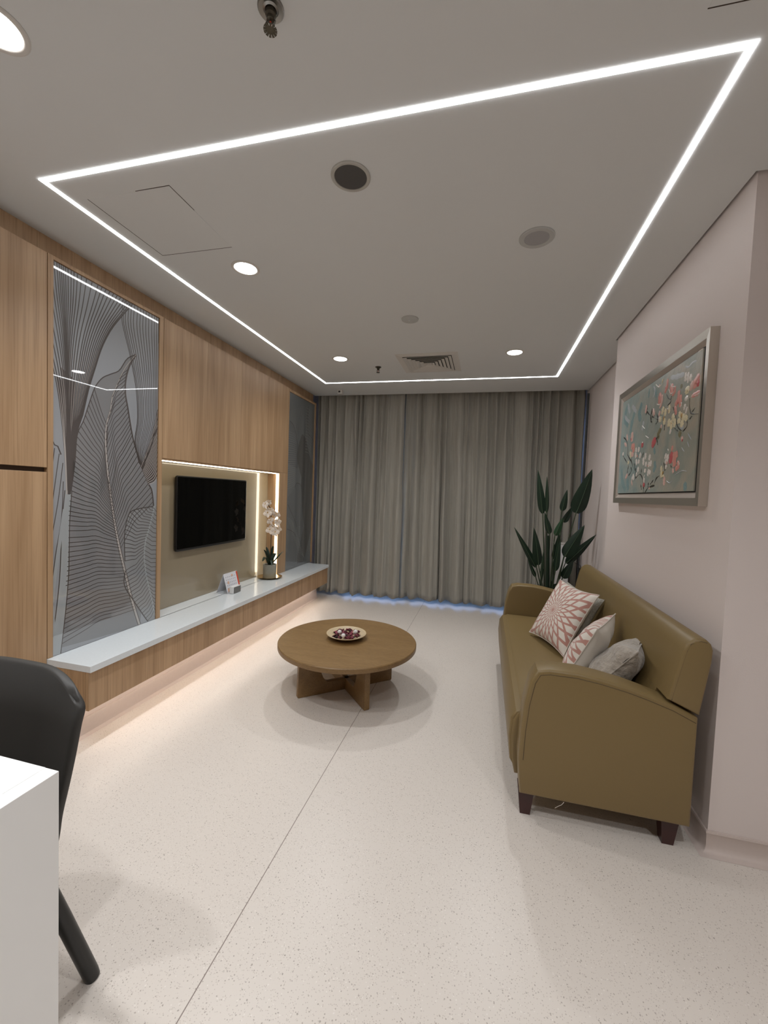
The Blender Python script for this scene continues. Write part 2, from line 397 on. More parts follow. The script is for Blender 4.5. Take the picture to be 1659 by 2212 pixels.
MB().lathe([(.006, -.013), (.005, -.018), (.0001, -.019)], (-.588, 2.915, H), 12).build('lamp', M['white'], o, smooth=.7)
# square air vent
vx, vy = -.578, 3.925
o = empty('air_vent', (vx, vy, H), 'square white ceiling air vent of nested louvres', 'air vent')
def sqring(b, h0, z0, h1, z1, t=.0015):
    vs = []
    for h, z in ((h0, z0), (h1, z1), (h1, z1+t), (h0, z0+t)):
        vs += [(vx-h, vy-h, z), (vx+h, vy-h, z), (vx+h, vy+h, z), (vx-h, vy+h, z)]
    fs = []
    for i in range(4):
        i2 = (i+1) % 4
        for j in range(4):
            j2 = (j+1) % 4; fs.append((i*4+j, i*4+j2, i2*4+j2, i2*4+j))
    b.add(vs, fs)
b = MB(); sqring(b, .282, H-.001, .225, H-.009, .004); b.build('frame', M['ventw'], o)
MB().box((vx-.226, vy-.226, H-.0015), (vx+.226, vy+.226, H-.0005)).build('duct', M['black_edge'], o)
for k in range(6):
    h = .216-.034*k
    b = MB(); sqring(b, h, H-.014, h-.026, H-.003); sqring(b, h+.0045, H-.0145, h-.001, H-.0145); b.build('louvre', M['ventw'], o)
MB().box((vx-.022, vy-.022, H-.012), (vx+.022, vy+.022, H-.003)).build('centre_plate', M['ventw'], o)
def sprinkler(x, y, R, metal, label):
    o = empty('fire_sprinkler', (x, y, H), label, 'sprinkler', 'pendent fire sprinklers')
    MB().lathe([(R, 0), (R, -.003), (R*.93, -.006), (R*.6, -.004), (R*.45, -.007), (R*.4, -.001)], (x, y, H), 36).build('cover_plate', metal, o, smooth=.6)
    MB().lathe([(.014, 0), (.014, -.018), (.010, -.022), (.010, -.030), (.004, -.034)], (x, y, H), 16, cap=True).build('body', M['brassd'], o, smooth=.6)
    b = MB()
    for s in (-1, 1): b.tube([(x+s*.010, y, H-.026), (x+s*.014, y, H-.036), (x+s*.010, y, H-.048), (x, y, H-.054)], .0022, 6)
    b.build('yoke', metal, o, smooth=1)
    MB().lathe([(.0025, -.03), (.003, -.04), (.002, -.05)], (x, y, H), 10, cap=True).build('bulb', M['red'], o, smooth=1)
    b = MB()
    b.lathe([(.0001, -.054), (.010, -.054), (.010, -.0556), (.0001, -.0556)], (x, y, H), 24)
    for k in range(12):
        a = 2*PI*k/12; q = []
        for rr, da in ((.009, -.2), (.018, -.19), (.018, .19), (.009, .2)): q.append((x+rr*math.cos(a+da), y+rr*math.sin(a+da)))
        b.prism(q, 2, H-.0558, H-.0542)
    b.build('deflector', M['brassd'], o)
sprinkler(-.607, 1.01, .034, M['steel'], 'fire sprinkler with round metal plate at the top edge of the photo')
sprinkler(-1.10, 3.98, .030, M['brassd'], 'far small fire sprinkler left of the square air vent')
# small sensor box near the curtains
o = empty('motion_sensor', (-1.80, 4.83, H), 'small white cube sensor on the ceiling close to the curtain', 'sensor')
MB().box((-1.835, 4.79, H-.052), (-1.775, 4.85, H), .004).build('housing', M['ventw'], o)
MB().box((-1.822, 4.7885, H-.034), (-1.797, 4.7905, H-.014)).build('lens', M['black_edge'], o)
# access hatches: panel with a hairline joint
def hatch(x0, y0, x1, y1, label, sides):
    o = empty('ceiling_hatch', ((x0+x1)/2, (y0+y1)/2, H), label, 'access hatch', 'flush ceiling access hatches')
    MB().box((x0+.002, y0+.002, H-.0008), (x1-.002, y1-.002, H)).build('panel', M['ceiling'], o)
    t = .0012
    for s in sides:
        b = MB()
        if s == 'w': b.box((x0-t, y0, H-.0010), (x0+t, y1, H))
        if s == 'e': b.box((x1-t, y0, H-.0010), (x1+t, y0+(y1-y0)*.35, H))
        if s == 'n': b.box((x0, y1-t, H-.0010), (x1, y1+t, H))
        if s == 's': b.box((x0+(x1-x0)*.6, y0-t, H-.0010), (x1, y0+t, H))
        b.build('joint', M['groove'], o)
hatch(-1.782, 1.49, -1.352, 1.925, 'square flush hatch in the ceiling beside a downlight', 'wnes')
hatch(.487, .82, .95, 1.244, 'flush hatch cut by the top right corner of the photo', 'n')

# ================================================================ LEFT WALL JOINERY
# tall cabinet at the left edge of the picture
o = empty('tall_cabinet', (-2.32, 1.31, 0), 'tall oak cabinet at the left edge with upper and lower door', 'cabinet')
MB().box((-2.445, 1.0, 0.001), (-2.212, 1.6195, 2.5445)).build('body', M['groove'], o)
MB().box((-2.212, 1.0, 1.468), (XF, 1.6185, 2.543), .0015).build('door', M['oak'], o)
MB().box((-2.212, 1.0, .08), (XF, 1.6185, 1.444), .0015).build('door', M['oak2'], o)
from mathutils.geometry import tessellate_polygon
# panels with leaf pattern: data are curves on the wall (y, z)
F= {'LL': [(1.5336,2.3763),(1.6082,2.1181),(1.6538,1.9706),(1.6775,1.8581),(1.6996,1.6935),(1.7147,1.5237),(1.7252,1.3302)],'L': [(1.6599,2.5449),(1.6742,2.3779),(1.7008,2.179),(1.7158,2.0279),(1.7287,1.8461),(1.7319,1.6247),(1.7328,1.3303)],'M': [(1.7872,2.5498),(1.775,2.3674),(1.7552,2.1999),(1.7432,2.0365),(1.7361,1.8725),(1.7369,1.6254),(1.7353,1.3303)],'R': [(2.1508,2.5436),(2.058,2.4159),(1.9864,2.3077),(1.9273,2.1818),(1.8876,2.056),(1.8464,1.9175),(1.8119,1.7636),(1.783,1.6773),(1.7629,1.4903),(1.7455,1.3304)],'BL': [(2.073,2.5414),(2.0581,2.4104),(2.0787,2.3244),(2.1204,2.2011),(2.1682,2.0045),(2.1811,1.834),(2.1715,1.7437),(2.1617,1.6686),(2.1958,1.5383)],'BR': [(2.3695,2.5569),(2.3724,2.3877),(2.3687,2.1307),(2.364,1.9256),(2.3497,1.8034),(2.2999,1.6712),(2.2296,1.5016)],'CL0': [(2.2145,1.5157),(2.2728,1.4024)],'CL1': [(2.3685,1.9013),(2.3761,1.457)],'DM': [(2.1654,2.2219),(2.0876,2.1169),(2.0394,2.0162),(1.9991,1.9176),(1.9874,1.8382),(1.9606,1.7403),(1.9569,1.6336),(1.972,1.4621),(1.9984,1.2873),(2.0253,1.139),(2.0561,1.0009),(2.1017,0.8296),(2.1529,0.6472),(2.2176,0.4562)],'DL': [(2.1654,2.2219),(2.1004,2.1747),(2.0452,2.0873),(1.9886,2.0487),(1.9344,2.0117),(1.894,1.9584),(1.8716,1.9056),(1.8442,1.8215),(1.8174,1.7391),(1.7831,1.657),(1.7707,1.5035),(1.7506,1.3506),(1.7381,1.2496),(1.7338,0.9964),(1.7143,0.7453),(1.6924,0.4968)],'DR': [(2.1654,2.2219),(2.1178,2.1375),(2.0917,2.0446),(2.0893,1.9589),(2.1071,1.8773),(2.1473,1.696),(2.2068,1.5392),(2.2727,1.4117),(2.3048,1.3595),(2.3223,1.2554)],'EM': [(2.3304,1.2552),(2.3114,1.1861),(2.2813,1.0934),(2.2591,1.0265),(2.2489,0.931),(2.2578,0.8451),(2.2746,0.7537),(2.3121,0.6273),(2.3468,0.4882)],'EL': [(2.3184,1.2523),(2.2182,1.2423),(2.1459,1.2263),(2.1183,1.1947),(2.0985,1.1223),(2.0926,1.0347),(2.0974,0.9103)],'EL2': [(2.1015,0.8475),(2.0919,0.784),(2.1062,0.7305),(2.1527,0.6595),(2.2277,0.5473),(2.2949,0.4515)],'ER': [(2.3634,1.2321),(2.3765,0.4467)],'ST': [(1.7353,1.3504),(1.7231,1.1998),(1.7185,1.0491),(1.7139,0.898),(1.7018,0.7484),(1.6848,0.6012),(1.6655,0.4561)],'FO': [(1.645,1.62),(1.6614,1.5886),(1.678,1.5834),(1.695,1.5414)],'F1': [(1.6614,1.5718),(1.6498,1.4696),(1.6429,1.3971)],'F2': [(1.6853,1.5453),(1.6641,1.3857),(1.6431,1.2281)],'F3': [(1.7049,1.4982),(1.681,1.3004),(1.6479,1.1062)],'F4': [(1.7076,1.3995),(1.6982,1.2011),(1.6671,1.0057),(1.6482,0.8361)],'F5': [(1.7155,1.2503),(1.6863,1.0528),(1.653,0.7855),(1.6605,0.6089),(1.6727,0.504)]}
G= {'a': [(4.2785,2.1836),(4.3699,2.1422),(4.4538,2.0139),(4.4826,1.909),(4.5016,1.7867),(4.4872,1.6609)],'b': [(4.597,2.0795),(4.5241,1.9639),(4.4857,1.8598),(4.4809,1.76),(4.6075,1.567)],'c': [(4.597,2.0795),(4.695,2.0374),(4.7771,1.9176),(4.8621,1.7938),(4.9742,1.7)],'d': [(4.7521,2.4504),(4.7377,2.3026),(4.7626,2.125),(4.8667,2.0877),(4.9506,2.0186)],'e': [(4.2815,2.3919),(4.3602,2.4717),(4.4341,2.4988)],'f': [(4.4394,1.4292),(4.4824,1.4827),(4.591,1.4649),(4.635,1.358),(4.6582,1.1947),(4.6945,1.0287),(4.7246,0.9605)],'g': [(4.2736,1.2338),(4.3549,1.1502),(4.4765,1.0194),(4.5829,0.8403),(4.638,0.7476),(4.726,0.5593)],'h': [(4.7528,1.3035),(4.8381,1.2131),(4.9445,1.0613)],'i': [(4.2686,0.9505),(4.4144,0.9081),(4.5114,0.8362)]}
def clipseg(a, b, lo, hi):
    # Liang-Barsky on the rectangle lo..hi
    d = b-a; t0, t1 = 0.0, 1.0
    for i in range(2):
        if abs(d[i]) < 1e-9:
            if a[i] < lo[i] or a[i] > hi[i]: return None
            continue
        q0 = (lo[i]-a[i])/d[i]; q1 = (hi[i]-a[i])/d[i]
        if q0 > q1: q0, q1 = q1, q0
        t0 = max(t0, q0); t1 = min(t1, q1)
    if t0 >= t1: return None
    return a+d*t0, a+d*t1
class Panel:
    def __init__(s, lo, hi, x): s.lo = Vector(lo); s.hi = Vector(hi); s.x = x; s.b = MB(); s.layer = 0; s.k = 1.0
    def ribbon(s, pts, w0, w1=None, mi=1, n=24, raw=False):
        P = [Vector((p[0], p[1])) for p in pts] if raw else [Vector((p[0], p[1])) for p in catmull([(q[0], q[1], 0) for q in pts], n)]
        w1 = w0 if w1 is None else w1; w0 *= s.k; w1 *= s.k; run = []; nn = len(P)-1; s.layer += 1; x = s.x + .00012 + (s.layer % 40)*.000004
        def flush(run):
            if len(run) < 2: return
            vs = []; fs = []
            for i, (p, w) in enumerate(run):
                t = (run[min(i+1, len(run)-1)][0]-run[max(i-1, 0)][0]);
                if t.length < 1e-7: t = Vector((0, 1))
                t.normalize(); nrm = Vector((-t.y, t.x))*w/2
                for q in (p-nrm, p+nrm):
                    vs.append((x, min(max(q.x, s.lo.x), s.hi.x), min(max(q.y, s.lo.y), s.hi.y)))
            for i in range(len(run)-1): fs.append((2*i, 2*i+2, 2*i+3, 2*i+1))
            s.b.add(vs, fs, mi)
        for i in range(nn):
            c = clipseg(P[i], P[i+1], s.lo, s.hi)
            if c is None: flush(run); run = []; continue
            wa = lerp(w0, w1, i/nn); wb_ = lerp(w0, w1, (i+1)/nn)
            if not run: run = [(c[0], wa)]
            run.append((c[1], wb_))
            if (c[1]-P[i+1]).length > 1e-6: flush(run); run = []
        flush(run)
    def fill(s, poly, mi, lift=.00006):
        # clip the polygon to the rectangle (Sutherland-Hodgman), triangulate
        P = [Vector((p[0], p[1])) for p in poly]
        for ax in (0, 1):
            for sg, lim in ((1, s.lo[ax]), (-1, s.hi[ax])):
                Q = []
                for i in range(len(P)):
                    a, b = P[i], P[(i+1) % len(P)]; ia = sg*(a[ax]-lim) >= 0; ib = sg*(b[ax]-lim) >= 0
                    if ia: Q.append(a)
                    if ia != ib: Q.append(a+(b-a)*((lim-a[ax])/(b[ax]-a[ax])))
                P = Q
                if len(P) < 3: return
        vs = [(s.x+lift, p.x, p.y) for p in P]; T = tessellate_polygon([[Vector((p.x, p.y, 0)) for p in P]]); F_ = []
        for t in T:
            a, c, d = (P[k] for k in t)
            F_.append(tuple(t) if (c-a).cross(d-a) > 0 else tuple(t)[::-1])
        s.b.add(vs, F_, mi)
def arc(P, n):
    L_ = [0]
    for i in range(1, len(P)): L_.append(L_[-1]+(P[i]-P[i-1]).length)
    out = []; k = 0
    for i in range(n+1):
        d = L_[-1]*i/n
        while k < len(P)-2 and L_[k+1] < d: k += 1
        out.append(P[k].lerp(P[k+1], (d-L_[k])/max(1e-9, L_[k+1]-L_[k])))
    return out
def cm(c, n): return [Vector((p[0], p[1])) for p in catmull([(q[0], q[1], 0) for q in c], n)]
def family(curves, ts, n=22):
    # curves across a family parameter, interpolated smoothly
    rs = [arc(cm(c, 80), n) for c in curves]; out = []
    for t in ts:
        out.append([Vector((p.x, p.y)) for p in [catmull([(r[i].x, r[i].y, 0) for r in rs], 100)[int(round(t*100))] for i in range(n+1)]])
    return out
def sub(c, a, b, n=20):
    P = arc(cm(c, 120), 400); return [P[int(round(lerp(a, b, i/n)*400))] for i in range(n+1)]
def veins(pn, mid, edge, n, w, mi, bow=.25, side=1, m0=0, m1=1, e0=0, e1=1):
    A = sub(mid, m0, m1, n); B = sub(edge, e0, e1, n)
    for i in range(n+1):
        a, b = A[i], B[i]; d = b-a; nrm = Vector((-d.y, d.x))*side
        c = a+d*.5+nrm*bow
        pn.ribbon([a, a*.35+c*.5+(a+d*.3)*.15, c, b*.35+c*.5+(a+d*.7)*.15, b], w*.8, w, mi, n=10)
PM = [lacquer('silver grey back printed glass', (.30, .315, .335)), lacquer('brown line print', (.060, .050, .047)), lacquer('brown leaf shade print', (.085, .072, .068)),
      lacquer('pale line print', (.42, .39, .365)), lacquer('leaf grey print', (.21, .212, .218)), lacquer('leaf mid grey print', (.26, .268, .275)), lacquer('silver stalk print', (.34, .365, .375))]
def leafpanel1(y0, z0, y1, z1, x):
    pn = Panel((y0, z0), (y1, z1), x)
    pn.b.box((x-.008, y0, z0), (x, y1, z1), 0, 0)
    pn.k = 1.25
    fan = family([F['LL'], F['L'], F['M'], F['R']], [i/100 for i in range(0, 101, 1)], 26); TS = [2, 8, 14, 19, 24, 28, 32, 36, 40, 44, 48, 52, 56, 60, 63, 66, 69, 72, 75, 78, 80, 82, 84, 86, 88, 90, 92, 94, 96, 98]
    # leaf D first (behind the fan)
    D = cm(F['DL'], 60)+[Vector(F['DM'][-1])]+cm(F['DR'], 40)[::-1]
    pn.fill(D, 4, .00003)
    pn.fill(cm(F['EL'], 20)+[Vector(F['EL2'][0])]+cm(F['EL2'], 16)+[Vector((y1, z0)), Vector((y1, F['EM'][0][1]))], 5, .00005)
    pn.fill([fan[20][i] for i in range(11, 27)]+[fan[78][i] for i in range(26, 12, -1)], 2, .00007)
    pn.fill([fan[6][i] for i in range(11, 27)]+[fan[24][i] for i in range(26, 12, -1)], 2, .00008)
    cc = sub(F['CL0'], 0, 1, 8); c1 = sub(F['CL1'], 0, 1, 8)
    pn.fill(cc+c1[::-1], 2, .00007)
    # veins of D
    veins(pn, F['DM'], F['DL'], 11, .0035, 1, .10, -1, .42, .52, .22, .42)
    veins(pn, F['DM'], F['DL'], 15, .0035, 1, .10, -1, .53, .66, .44, .66)
    veins(pn, F['DM'], F['DL'], 22, .0035, 1, .07, -1, .67, .93, .68, .99)
    veins(pn, F['DM'], F['DR'], 16, .0032, 1, .08, 1, .12, .50, .12, .50)
    veins(pn, F['DM'], F['DR'], 14, .0035, 1, .08, 1, .51, .70, .52, .97)
    pn.ribbon(F['DL'], .005, .004, 1, 50); pn.ribbon(F['DR'], .009, .009, 2, 40)
    pn.ribbon(F['DM'], .004, .020, 1, 60); pn.ribbon(F['DM'], .003, .012, 3, 60)
    # fan lines
    for i in TS: pn.ribbon(fan[i], .0046, .0032, 1, raw=True)
    for i in (5, 11, 17, 22, 27, 31, 35, 39, 43, 47, 51, 55, 59, 64, 68, 73, 77, 81, 85, 89, 93, 97): pn.ribbon(fan[i][9:], .0008, .0048, 3, raw=True)
    pn.ribbon(fan[100], .007, .005, 1, raw=True)
    # upper right leaf
    for i, c in enumerate(family([F['BL'], F['BR']], [k/16 for k in range(17)], 24)): pn.ribbon(c, .0042, .003, 1 if i % 6 else 1, raw=True)
    for k in range(15):
        a = cc[0].lerp(cc[-1], (k/14)**1.2); b = Vector((y1, lerp(c1[0].y, c1[-1].y, k/14))); c = a.lerp(b, .5)+Vector((.012, -.012))
        pn.ribbon([a, c, b], .0025, .0045, 3, n=8); pn.ribbon([a+Vector((0, .004)), c+Vector((0, .009)), b+Vector((0, .014))], .002, .004, 1, n=8)
    # lower right leaf
    veins(pn, F['EM'], F['EL'], 17, .0034, 1, .13, 1, .02, .40, .03, 1)
    veins(pn, F['EM'], F['EL2'], 16, .0034, 1, .10, 1, .42, .95, .0, .95)
    veins(pn, F['EM'], F['ER'], 26, .003, 1, .10, -1, .02, .98, .03, 1)
    pn.ribbon(F['EL'], .005, .005, 1); pn.ribbon(F['EL2'], .006, .006, 1); pn.ribbon(F['EM'], .010, .006, 6, 30)
    # stalk and left leaf
    pn.ribbon(F['ST'], .034, .050, 1, 40); pn.ribbon(F['ST'], .026, .042, 6, 40)
    for k in ('F1', 'F2', 'F3', 'F4'): pn.ribbon(F[k], .0035, .0035, 1)
    pn.ribbon(F['F5'], .016, .012, 6); pn.ribbon(F['FO'], .005, .006, 1, raw=True)
    return pn.b
def leafpanel2(y0, z0, y1, z1, x):
    pn = Panel((y0, z0), (y1, z1), x); pn.b.box((x-.008, y0, z0), (x, y1, z1), 0, 0)
    pn.fill([Vector((y0, 1.7)), Vector((y0, 2.2))]+cm(G['a'], 24), 1, .00003)
    pn.fill(cm(G['b'], 24)[::-1]+cm(G['c'], 24)+[Vector((y1, .9))]+[Vector((4.75, .5)), Vector((4.55, .5))], 2, .00004)
    pn.fill(cm(G['f'], 24)+[Vector((4.5, .47)), Vector((y0, .47)), Vector((y0, 1.3))], 3, .00005)
    for i in range(26):
        z = 2.06-i*.026; pn.ribbon([(y0+.0, z+.0), (y0+.12, z-.004+i*.0012), (y0+.22, z-.03+i*.004)], .0045, .003, 4, 8)
    for i in range(16):
        z = 2.42-i*.036; pn.ribbon([(4.69, z), (4.78, z-.004), (4.87, z-.045)], .006, .004, 4, 8)
    for i in range(22):
        z = 1.10-i*.022; yy = y0+.03+i*.016; pn.ribbon([(yy, z-.02), (yy+.09, z-.045), (yy+.16, z-.10)], .005, .003, 4, 8)
    for i in range(22):
        z = .95-i*.02; yy = 4.50+i*.002; pn.ribbon([(yy, z), (yy+.10, z+.005), (yy+.18, z-.015)], .005, .003, 4, 8)
    for i in range(9): pn.ribbon([(y0+.04+i*.03, 2.30+i*.012), (y0+.02+i*.025, 2.10), (y0+.06+i*.03, 1.95)], .004, .003, 4, 10)
    for c in 'abcdfghi': pn.ribbon(G[c], .012, .006, 2, 30)
    return pn.b
def trimmed_panel(name, label, y0, z0, y1, z1, builder, mats, tl, tr_, tt):
    o = empty(name, (XF, (y0+y1)/2, CZ), label, 'wall panel')
    builder(y0, z0, y1, z1, -2.1975).build('printed_glass', mats, o)
    MB().box((-2.32, y0-tl, z0), (XF, y0-.002, z1+tt), .001).build('frame_side', M['oak'], o)
    MB().box((-2.32, y1+.002, z0), (XF, y1+tr_, z1+tt), .001).build('frame_side', M['oak'], o)
    MB().box((-2.32, y0-.002, z1+.003), (XF, y1+.002, z1+tt), .001).build('frame_top', M['oakh'], o)
    b = MB().box((-2.30, y0-.002, z0), (-2.2055, y1+.002, z1+.003)); b.build('backing', M['black_edge'], o)
    return o
trimmed_panel('leaf_panel', 'tall glossy grey panel with large brown line leaf print beside the tall cabinet', 1.652, CZ+.001, 2.348, 2.523, leafpanel1, PM, .030, .036, .022)
PM2 = [lacquer('slate grey printed glass', (.135, .145, .148), .5), lacquer('slate shade print', (.105, .113, .118), .5), lacquer('dark slate leaf print', (.078, .078, .076), .5), lacquer('mid slate print', (.12, .13, .135), .5), lacquer('pale slate vein print', (.20, .21, .205), .5)]
trimmed_panel('leaf_panel', 'narrow dark grey leaf panel in the far corner by the curtain', 4.240, CZ+.001, 4.940, 2.505, leafpanel2, PM2, .008, .035, .030)
# wall cupboards above the niche
o = empty('wall_cabinet', (-2.32, 3.3, 1.59), 'long oak wall cabinet of plain doors above the television niche', 'cabinet')
MB().box((-2.45, 2.386, 1.592), (-2.212, 4.228, 2.545)).build('body', M['groove'], o)
ys = [2.3865, 2.845, 3.31, 3.77, 4.229]
for k in range(4):
    MB().box((-2.212, ys[k]+.0008, 1.588), (XF, ys[k+1]-.0008, 2.543), .001).build('door', M['oak' if k % 2 else 'oak2'], o)
MB().box((-2.40, 2.388, 1.575), (-2.195, 4.050, 1.5915)).build('underside', M['oakh'], o)
# niche
o = empty('niche_lining', (-2.35, 3.2, CZ), 'beige glass back and oak reveals of the lit television niche', 'niche')
MB().box((XB-.01, 2.30, CZ+.0), (XB, 4.055, 1.58)).build('back_glass', M['bglass'], o)
MB().box((XB, 4.050, CZ+.0005), (XF, 4.230, 1.5865), .001).build('side_panel', M['oak'], o)
MB().box((XB, 2.352, CZ+.0005), (-2.3205, 2.384, 1.585)).build('side_panel', M['oak'], o)
o = empty('niche_light_strip', (-2.21, 3.2, 1.57), 'bright warm light line along the top and right edge of the television niche', 'strip light')
MB().box((-2.225, 2.392, 1.569), (-2.203, 4.049, 1.575)).build('diffuser', M['nichel'], o)
MB().box((-2.226, 4.042, CZ+.004), (-2.200, 4.0495, 1.572)).build('diffuser', M['nichel'], o)
# television
o = empty('television', (XB, 3.12, 1.18), 'black flat television hanging on the beige niche wall', 'television')
MB().box((XB+.0005, 2.85, .98), (XB+.014, 3.35, 1.38)).build('wall_bracket', M['steel'], o)
def rrect(y0, z0, y1, z1, r, n=6):
    P = []
    for cx, cy, a0 in ((y1-r, z1-r, 0), (y0+r, z1-r, 90), (y0+r, z0+r, 180), (y1-r, z0+r, 270)):
        for k in range(n+1): a = math.radians(a0+90*k/n); P.append((cx+r*math.cos(a), cy+r*math.sin(a)))
    return P
MB().prism(rrect(2.650, .886, 3.592, 1.479, .020), 0, -2.316, -2.297, .003).build('case', M['tvb'], o, smooth=.6)
MB().prism(rrect(2.660, .905, 3.582, 1.469, .008), 0, -2.298, -2.2965).build('screen', M['tvs'], o)

# bench: quartz top, wooden boxes hanging over a lit recess
o = empty('floating_bench', (-2.1, 3.2, 0), 'long floating bench with white quartz top along the left wall', 'bench')
bt = MB().box((-2.328, 2.386, CZ-.030), (-2.19, 4.049, CZ)).box((-2.1975, 1.6205, CZ-.034), (-1.906, 4.87, CZ), .0015)
bt.build('worktop', M['quartz'], o)
for k, (a, b_) in enumerate(((1.622, 2.298), (2.298, 2.995), (2.995, 3.69), (3.69, 4.30), (4.30, 4.868))):
    MB().box((-1.938, a+.0006, .228), (-1.920, b_-.0006, CZ-.034), .0008).build('front_panel', M['oak' if k % 2 else 'oak2'], o)
MB().box((-2.15, 1.622, .236), (-1.939, 4.867, CZ-.035)).build('carcass', M['oakh'], o)
MB().box((-2.40, 1.621, 0), (-2.092, 4.93, .236)).build('plinth', M['cove'], o)
b = MB()
b.add([(-2.092+d, y, z) for y in (1.621, 4.93) for d, z in ((0, .10), (.004, .10), (.004, .03), (.010, .012), (.028, .0006))], [(j, j+1, j+6, j+5) for j in range(4)])
b.build('skirting', M['cove'], o, smooth=.6)
o2 = empty('bench_light_strip', (-2.0, 3.2, .23), 'hidden warm light strip shining on the floor under the bench', 'strip light')
MB().box((-1.985, 1.65, .229), (-1.973, 4.80, .2355)).build('diffuser', M['kickl'], o2)
struct('baseboard_left', MB().box((-2.45, 1.0, 0), (-2.195, 1.6, .08)), M['groove'])

# ================================================================ CURTAINS
def curtain(x0, x1, yc, seed, name, label, n_top, n_bot, slant=0, zb=.045):
    rnd = random.Random(seed); nx, nz = 520, 40; z1 = 2.80
    def folds(n):
        # irregular fold spacing -> monotone phase function
        w_ = [rnd.uniform(.4, 1.8) for _ in range(n)]; s = sum(w_); acc = [0]
        for q in w_: acc.append(acc[-1]+q/s)
        amp = [rnd.uniform(.3, 1.15) for _ in range(n+1)]
        return acc, amp
    Tt, Ta = folds(n_top); 
    # bottom folds: merge of top folds with drift
    Bt, Ba = folds(n_bot)
    def ph(acc, amp, s):
        k = 0
        while k < len(acc)-2 and s > acc[k+1]: k += 1
        u = (s-acc[k])/(acc[k+1]-acc[k]); return k+u, lerp(amp[k], amp[k+1], u)
    vs = []; fs = []
    for j in range(nz+1):
        v = (j/nz); z = z1+(zb-z1)*v; mixb = min(1, max(0, (v-.02)/.75)); mixb = mixb*mixb*(3-2*mixb)
        for i in range(nx+1):
            s = i/nx; sd = min(1, max(0, s+slant*v*math.sin(PI*s)*.5))
            pt, at_ = ph(Tt, Ta, sd); pb, ab = ph(Bt, Ba, sd)
            a = .040*at_*(math.sin(2*PI*pt)+.25*math.sin(4*PI*pt+1))
            b = .062*ab*(math.sin(2*PI*pb)+.28*math.sin(4*PI*pb+.6))
            y = lerp(a*.85, b, mixb*.75+.0) + .35*a*mixb
            y += .006*noise.noise(Vector((s*30, v*5, seed)))
            x = lerp(x0, x1, s) + .012*math.cos(2*PI*pb)*mixb + .008*noise.noise(Vector((s*18, v*4, seed+9)))
            zz = z + (0 if v < 1 else 0) + (.010*math.sin(2*PI*pb+1)*(v**6)) + .012*(v**6)*noise.noise(Vector((s*9, 0, seed)))
            if v < .03: y *= .5
            vs.append((x, yc+y, zz))
    for j in range(nz):
        for i in range(nx): a = j*(nx+1)+i; fs.append((a, a+1, a+nx+2, a+nx+1))
    o = MB().add(vs, fs).build(name, M['curtain'], smooth=3, origin=((x0+x1)/2, yc, 0))
    md = o.modifiers.new('cloth thickness', 'SOLIDIFY'); md.thickness = .003
    tag(o, label, 'curtain', 'full height curtains across the window'); return o
curtain(-2.24, -1.050, 5.150, 3, 'curtain', 'left grey brown linen curtain, behind the end of the bench', 11, 8, .03)
curtain(-1.105, 1.074, 5.215, 8, 'curtain', 'right and wider grey brown linen curtain, behind the plant', 21, 13, -.05, .05)
o = tag(MB().box((-2.25, 5.12, 2.80), (1.06, 5.24, 2.86)).build('curtain_track', M['ventw'], origin=(-.6, 5.18, 2.8)), 'curtain track hidden in the ceiling recess above the curtains', 'curtain rail')
# ================================================================ SOFA
SY0, SY1 = 1.820, 3.66
o = sofa = empty('sofa', (.52, (SY0+SY1)/2, 0), 'olive brown faux leather sofa against the right wall', 'sofa')
armp = [(.205, .118), (.192, .27), (.196, .40), (.207, .52), (.226, .62), (.252, .668), (.30, .680), (.412, .680), (.50, .669), (.60, .650), (.68, .629), (.772, .600), (.853, .563), (.853, .118)]
def arm(y0, y1, ys_, sgn):
    a = MB().prism(armp, 1, y0, y1, .012, seg=3).build('armrest', M['sofa'], o, smooth=.7)
    # outline seam, inset from the edge of the outer face
    P = [Vector((p[0], 0, p[1])) for p in armp[:-1]]; c = Vector((.53, 0, .38)); Q = []
    for i, p in enumerate(P):
        t = P[min(i+1, len(P)-1)]-P[max(i-1, 0)]; nrm = Vector((t.z, 0, -t.x)).normalized(); Q.append(p+nrm*.020+Vector((0, ys_, 0)))
    MB().tube(Q[1:], .0016, 6).build('seam', M['seam'], a, smooth=1)
arm(SY0, SY0+.115, SY0+.0005, -1); arm(SY1-.115, SY1, SY1-.0005, 1)
seatp = [(.190, .125), (.172, .20), (.166, .30), (.170, .375), (.190, .415), (.225, .432), (.50, .430), (.80, .425), (.80, .125)]
MB().prism(seatp, 1, SY0+.116, SY1-.116, .014, seg=3).build('seat', M['sofa'], o, smooth=.7)
# front bolster ends next to the arms
fb = [(.196, .14), (.166, .19), (.157, .30), (.163, .385), (.185, .42), (.21, .425), (.21, .14)]
MB().prism(fb, 1, SY0+.122, SY1-.122, .01, seg=3).build('front_pad', M['sofa'], o, smooth=.7)
backp = [(.690, .415), (.716, .50), (.745, .62), (.772, .76), (.786, .826), (.798, .856), (.820, .876), (.842, .881), (.864, .877), (.880, .862), (.888, .838), (.886, .79), (.874, .70), (.856, .572), (.842, .562), (.80, .58), (.80, .415)]
bk = [(.7445, .622), (.772, .76), (.786, .826), (.798, .856), (.820, .876), (.842, .881), (.864, .877), (.880, .862), (.888, .838), (.886, .79), (.874, .70), (.857, .574)]
bb = MB()
bb.prism([p for p in bk], 1, SY0+.001, SY1-.001, .012, seg=3)
back = bb.build('backrest', M['sofa'], o, smooth=.7)
MB().prism([(.688, .42), (.7445, .622), (.78, .64), (.851, .575), (.851, .13), (.69, .13)], 1, SY0+.1155, SY1-.1155).build('back_frame', M['sofa'], o)
P = [(p[0], SY0+.0025, p[1]) for p in bk[0:8]]
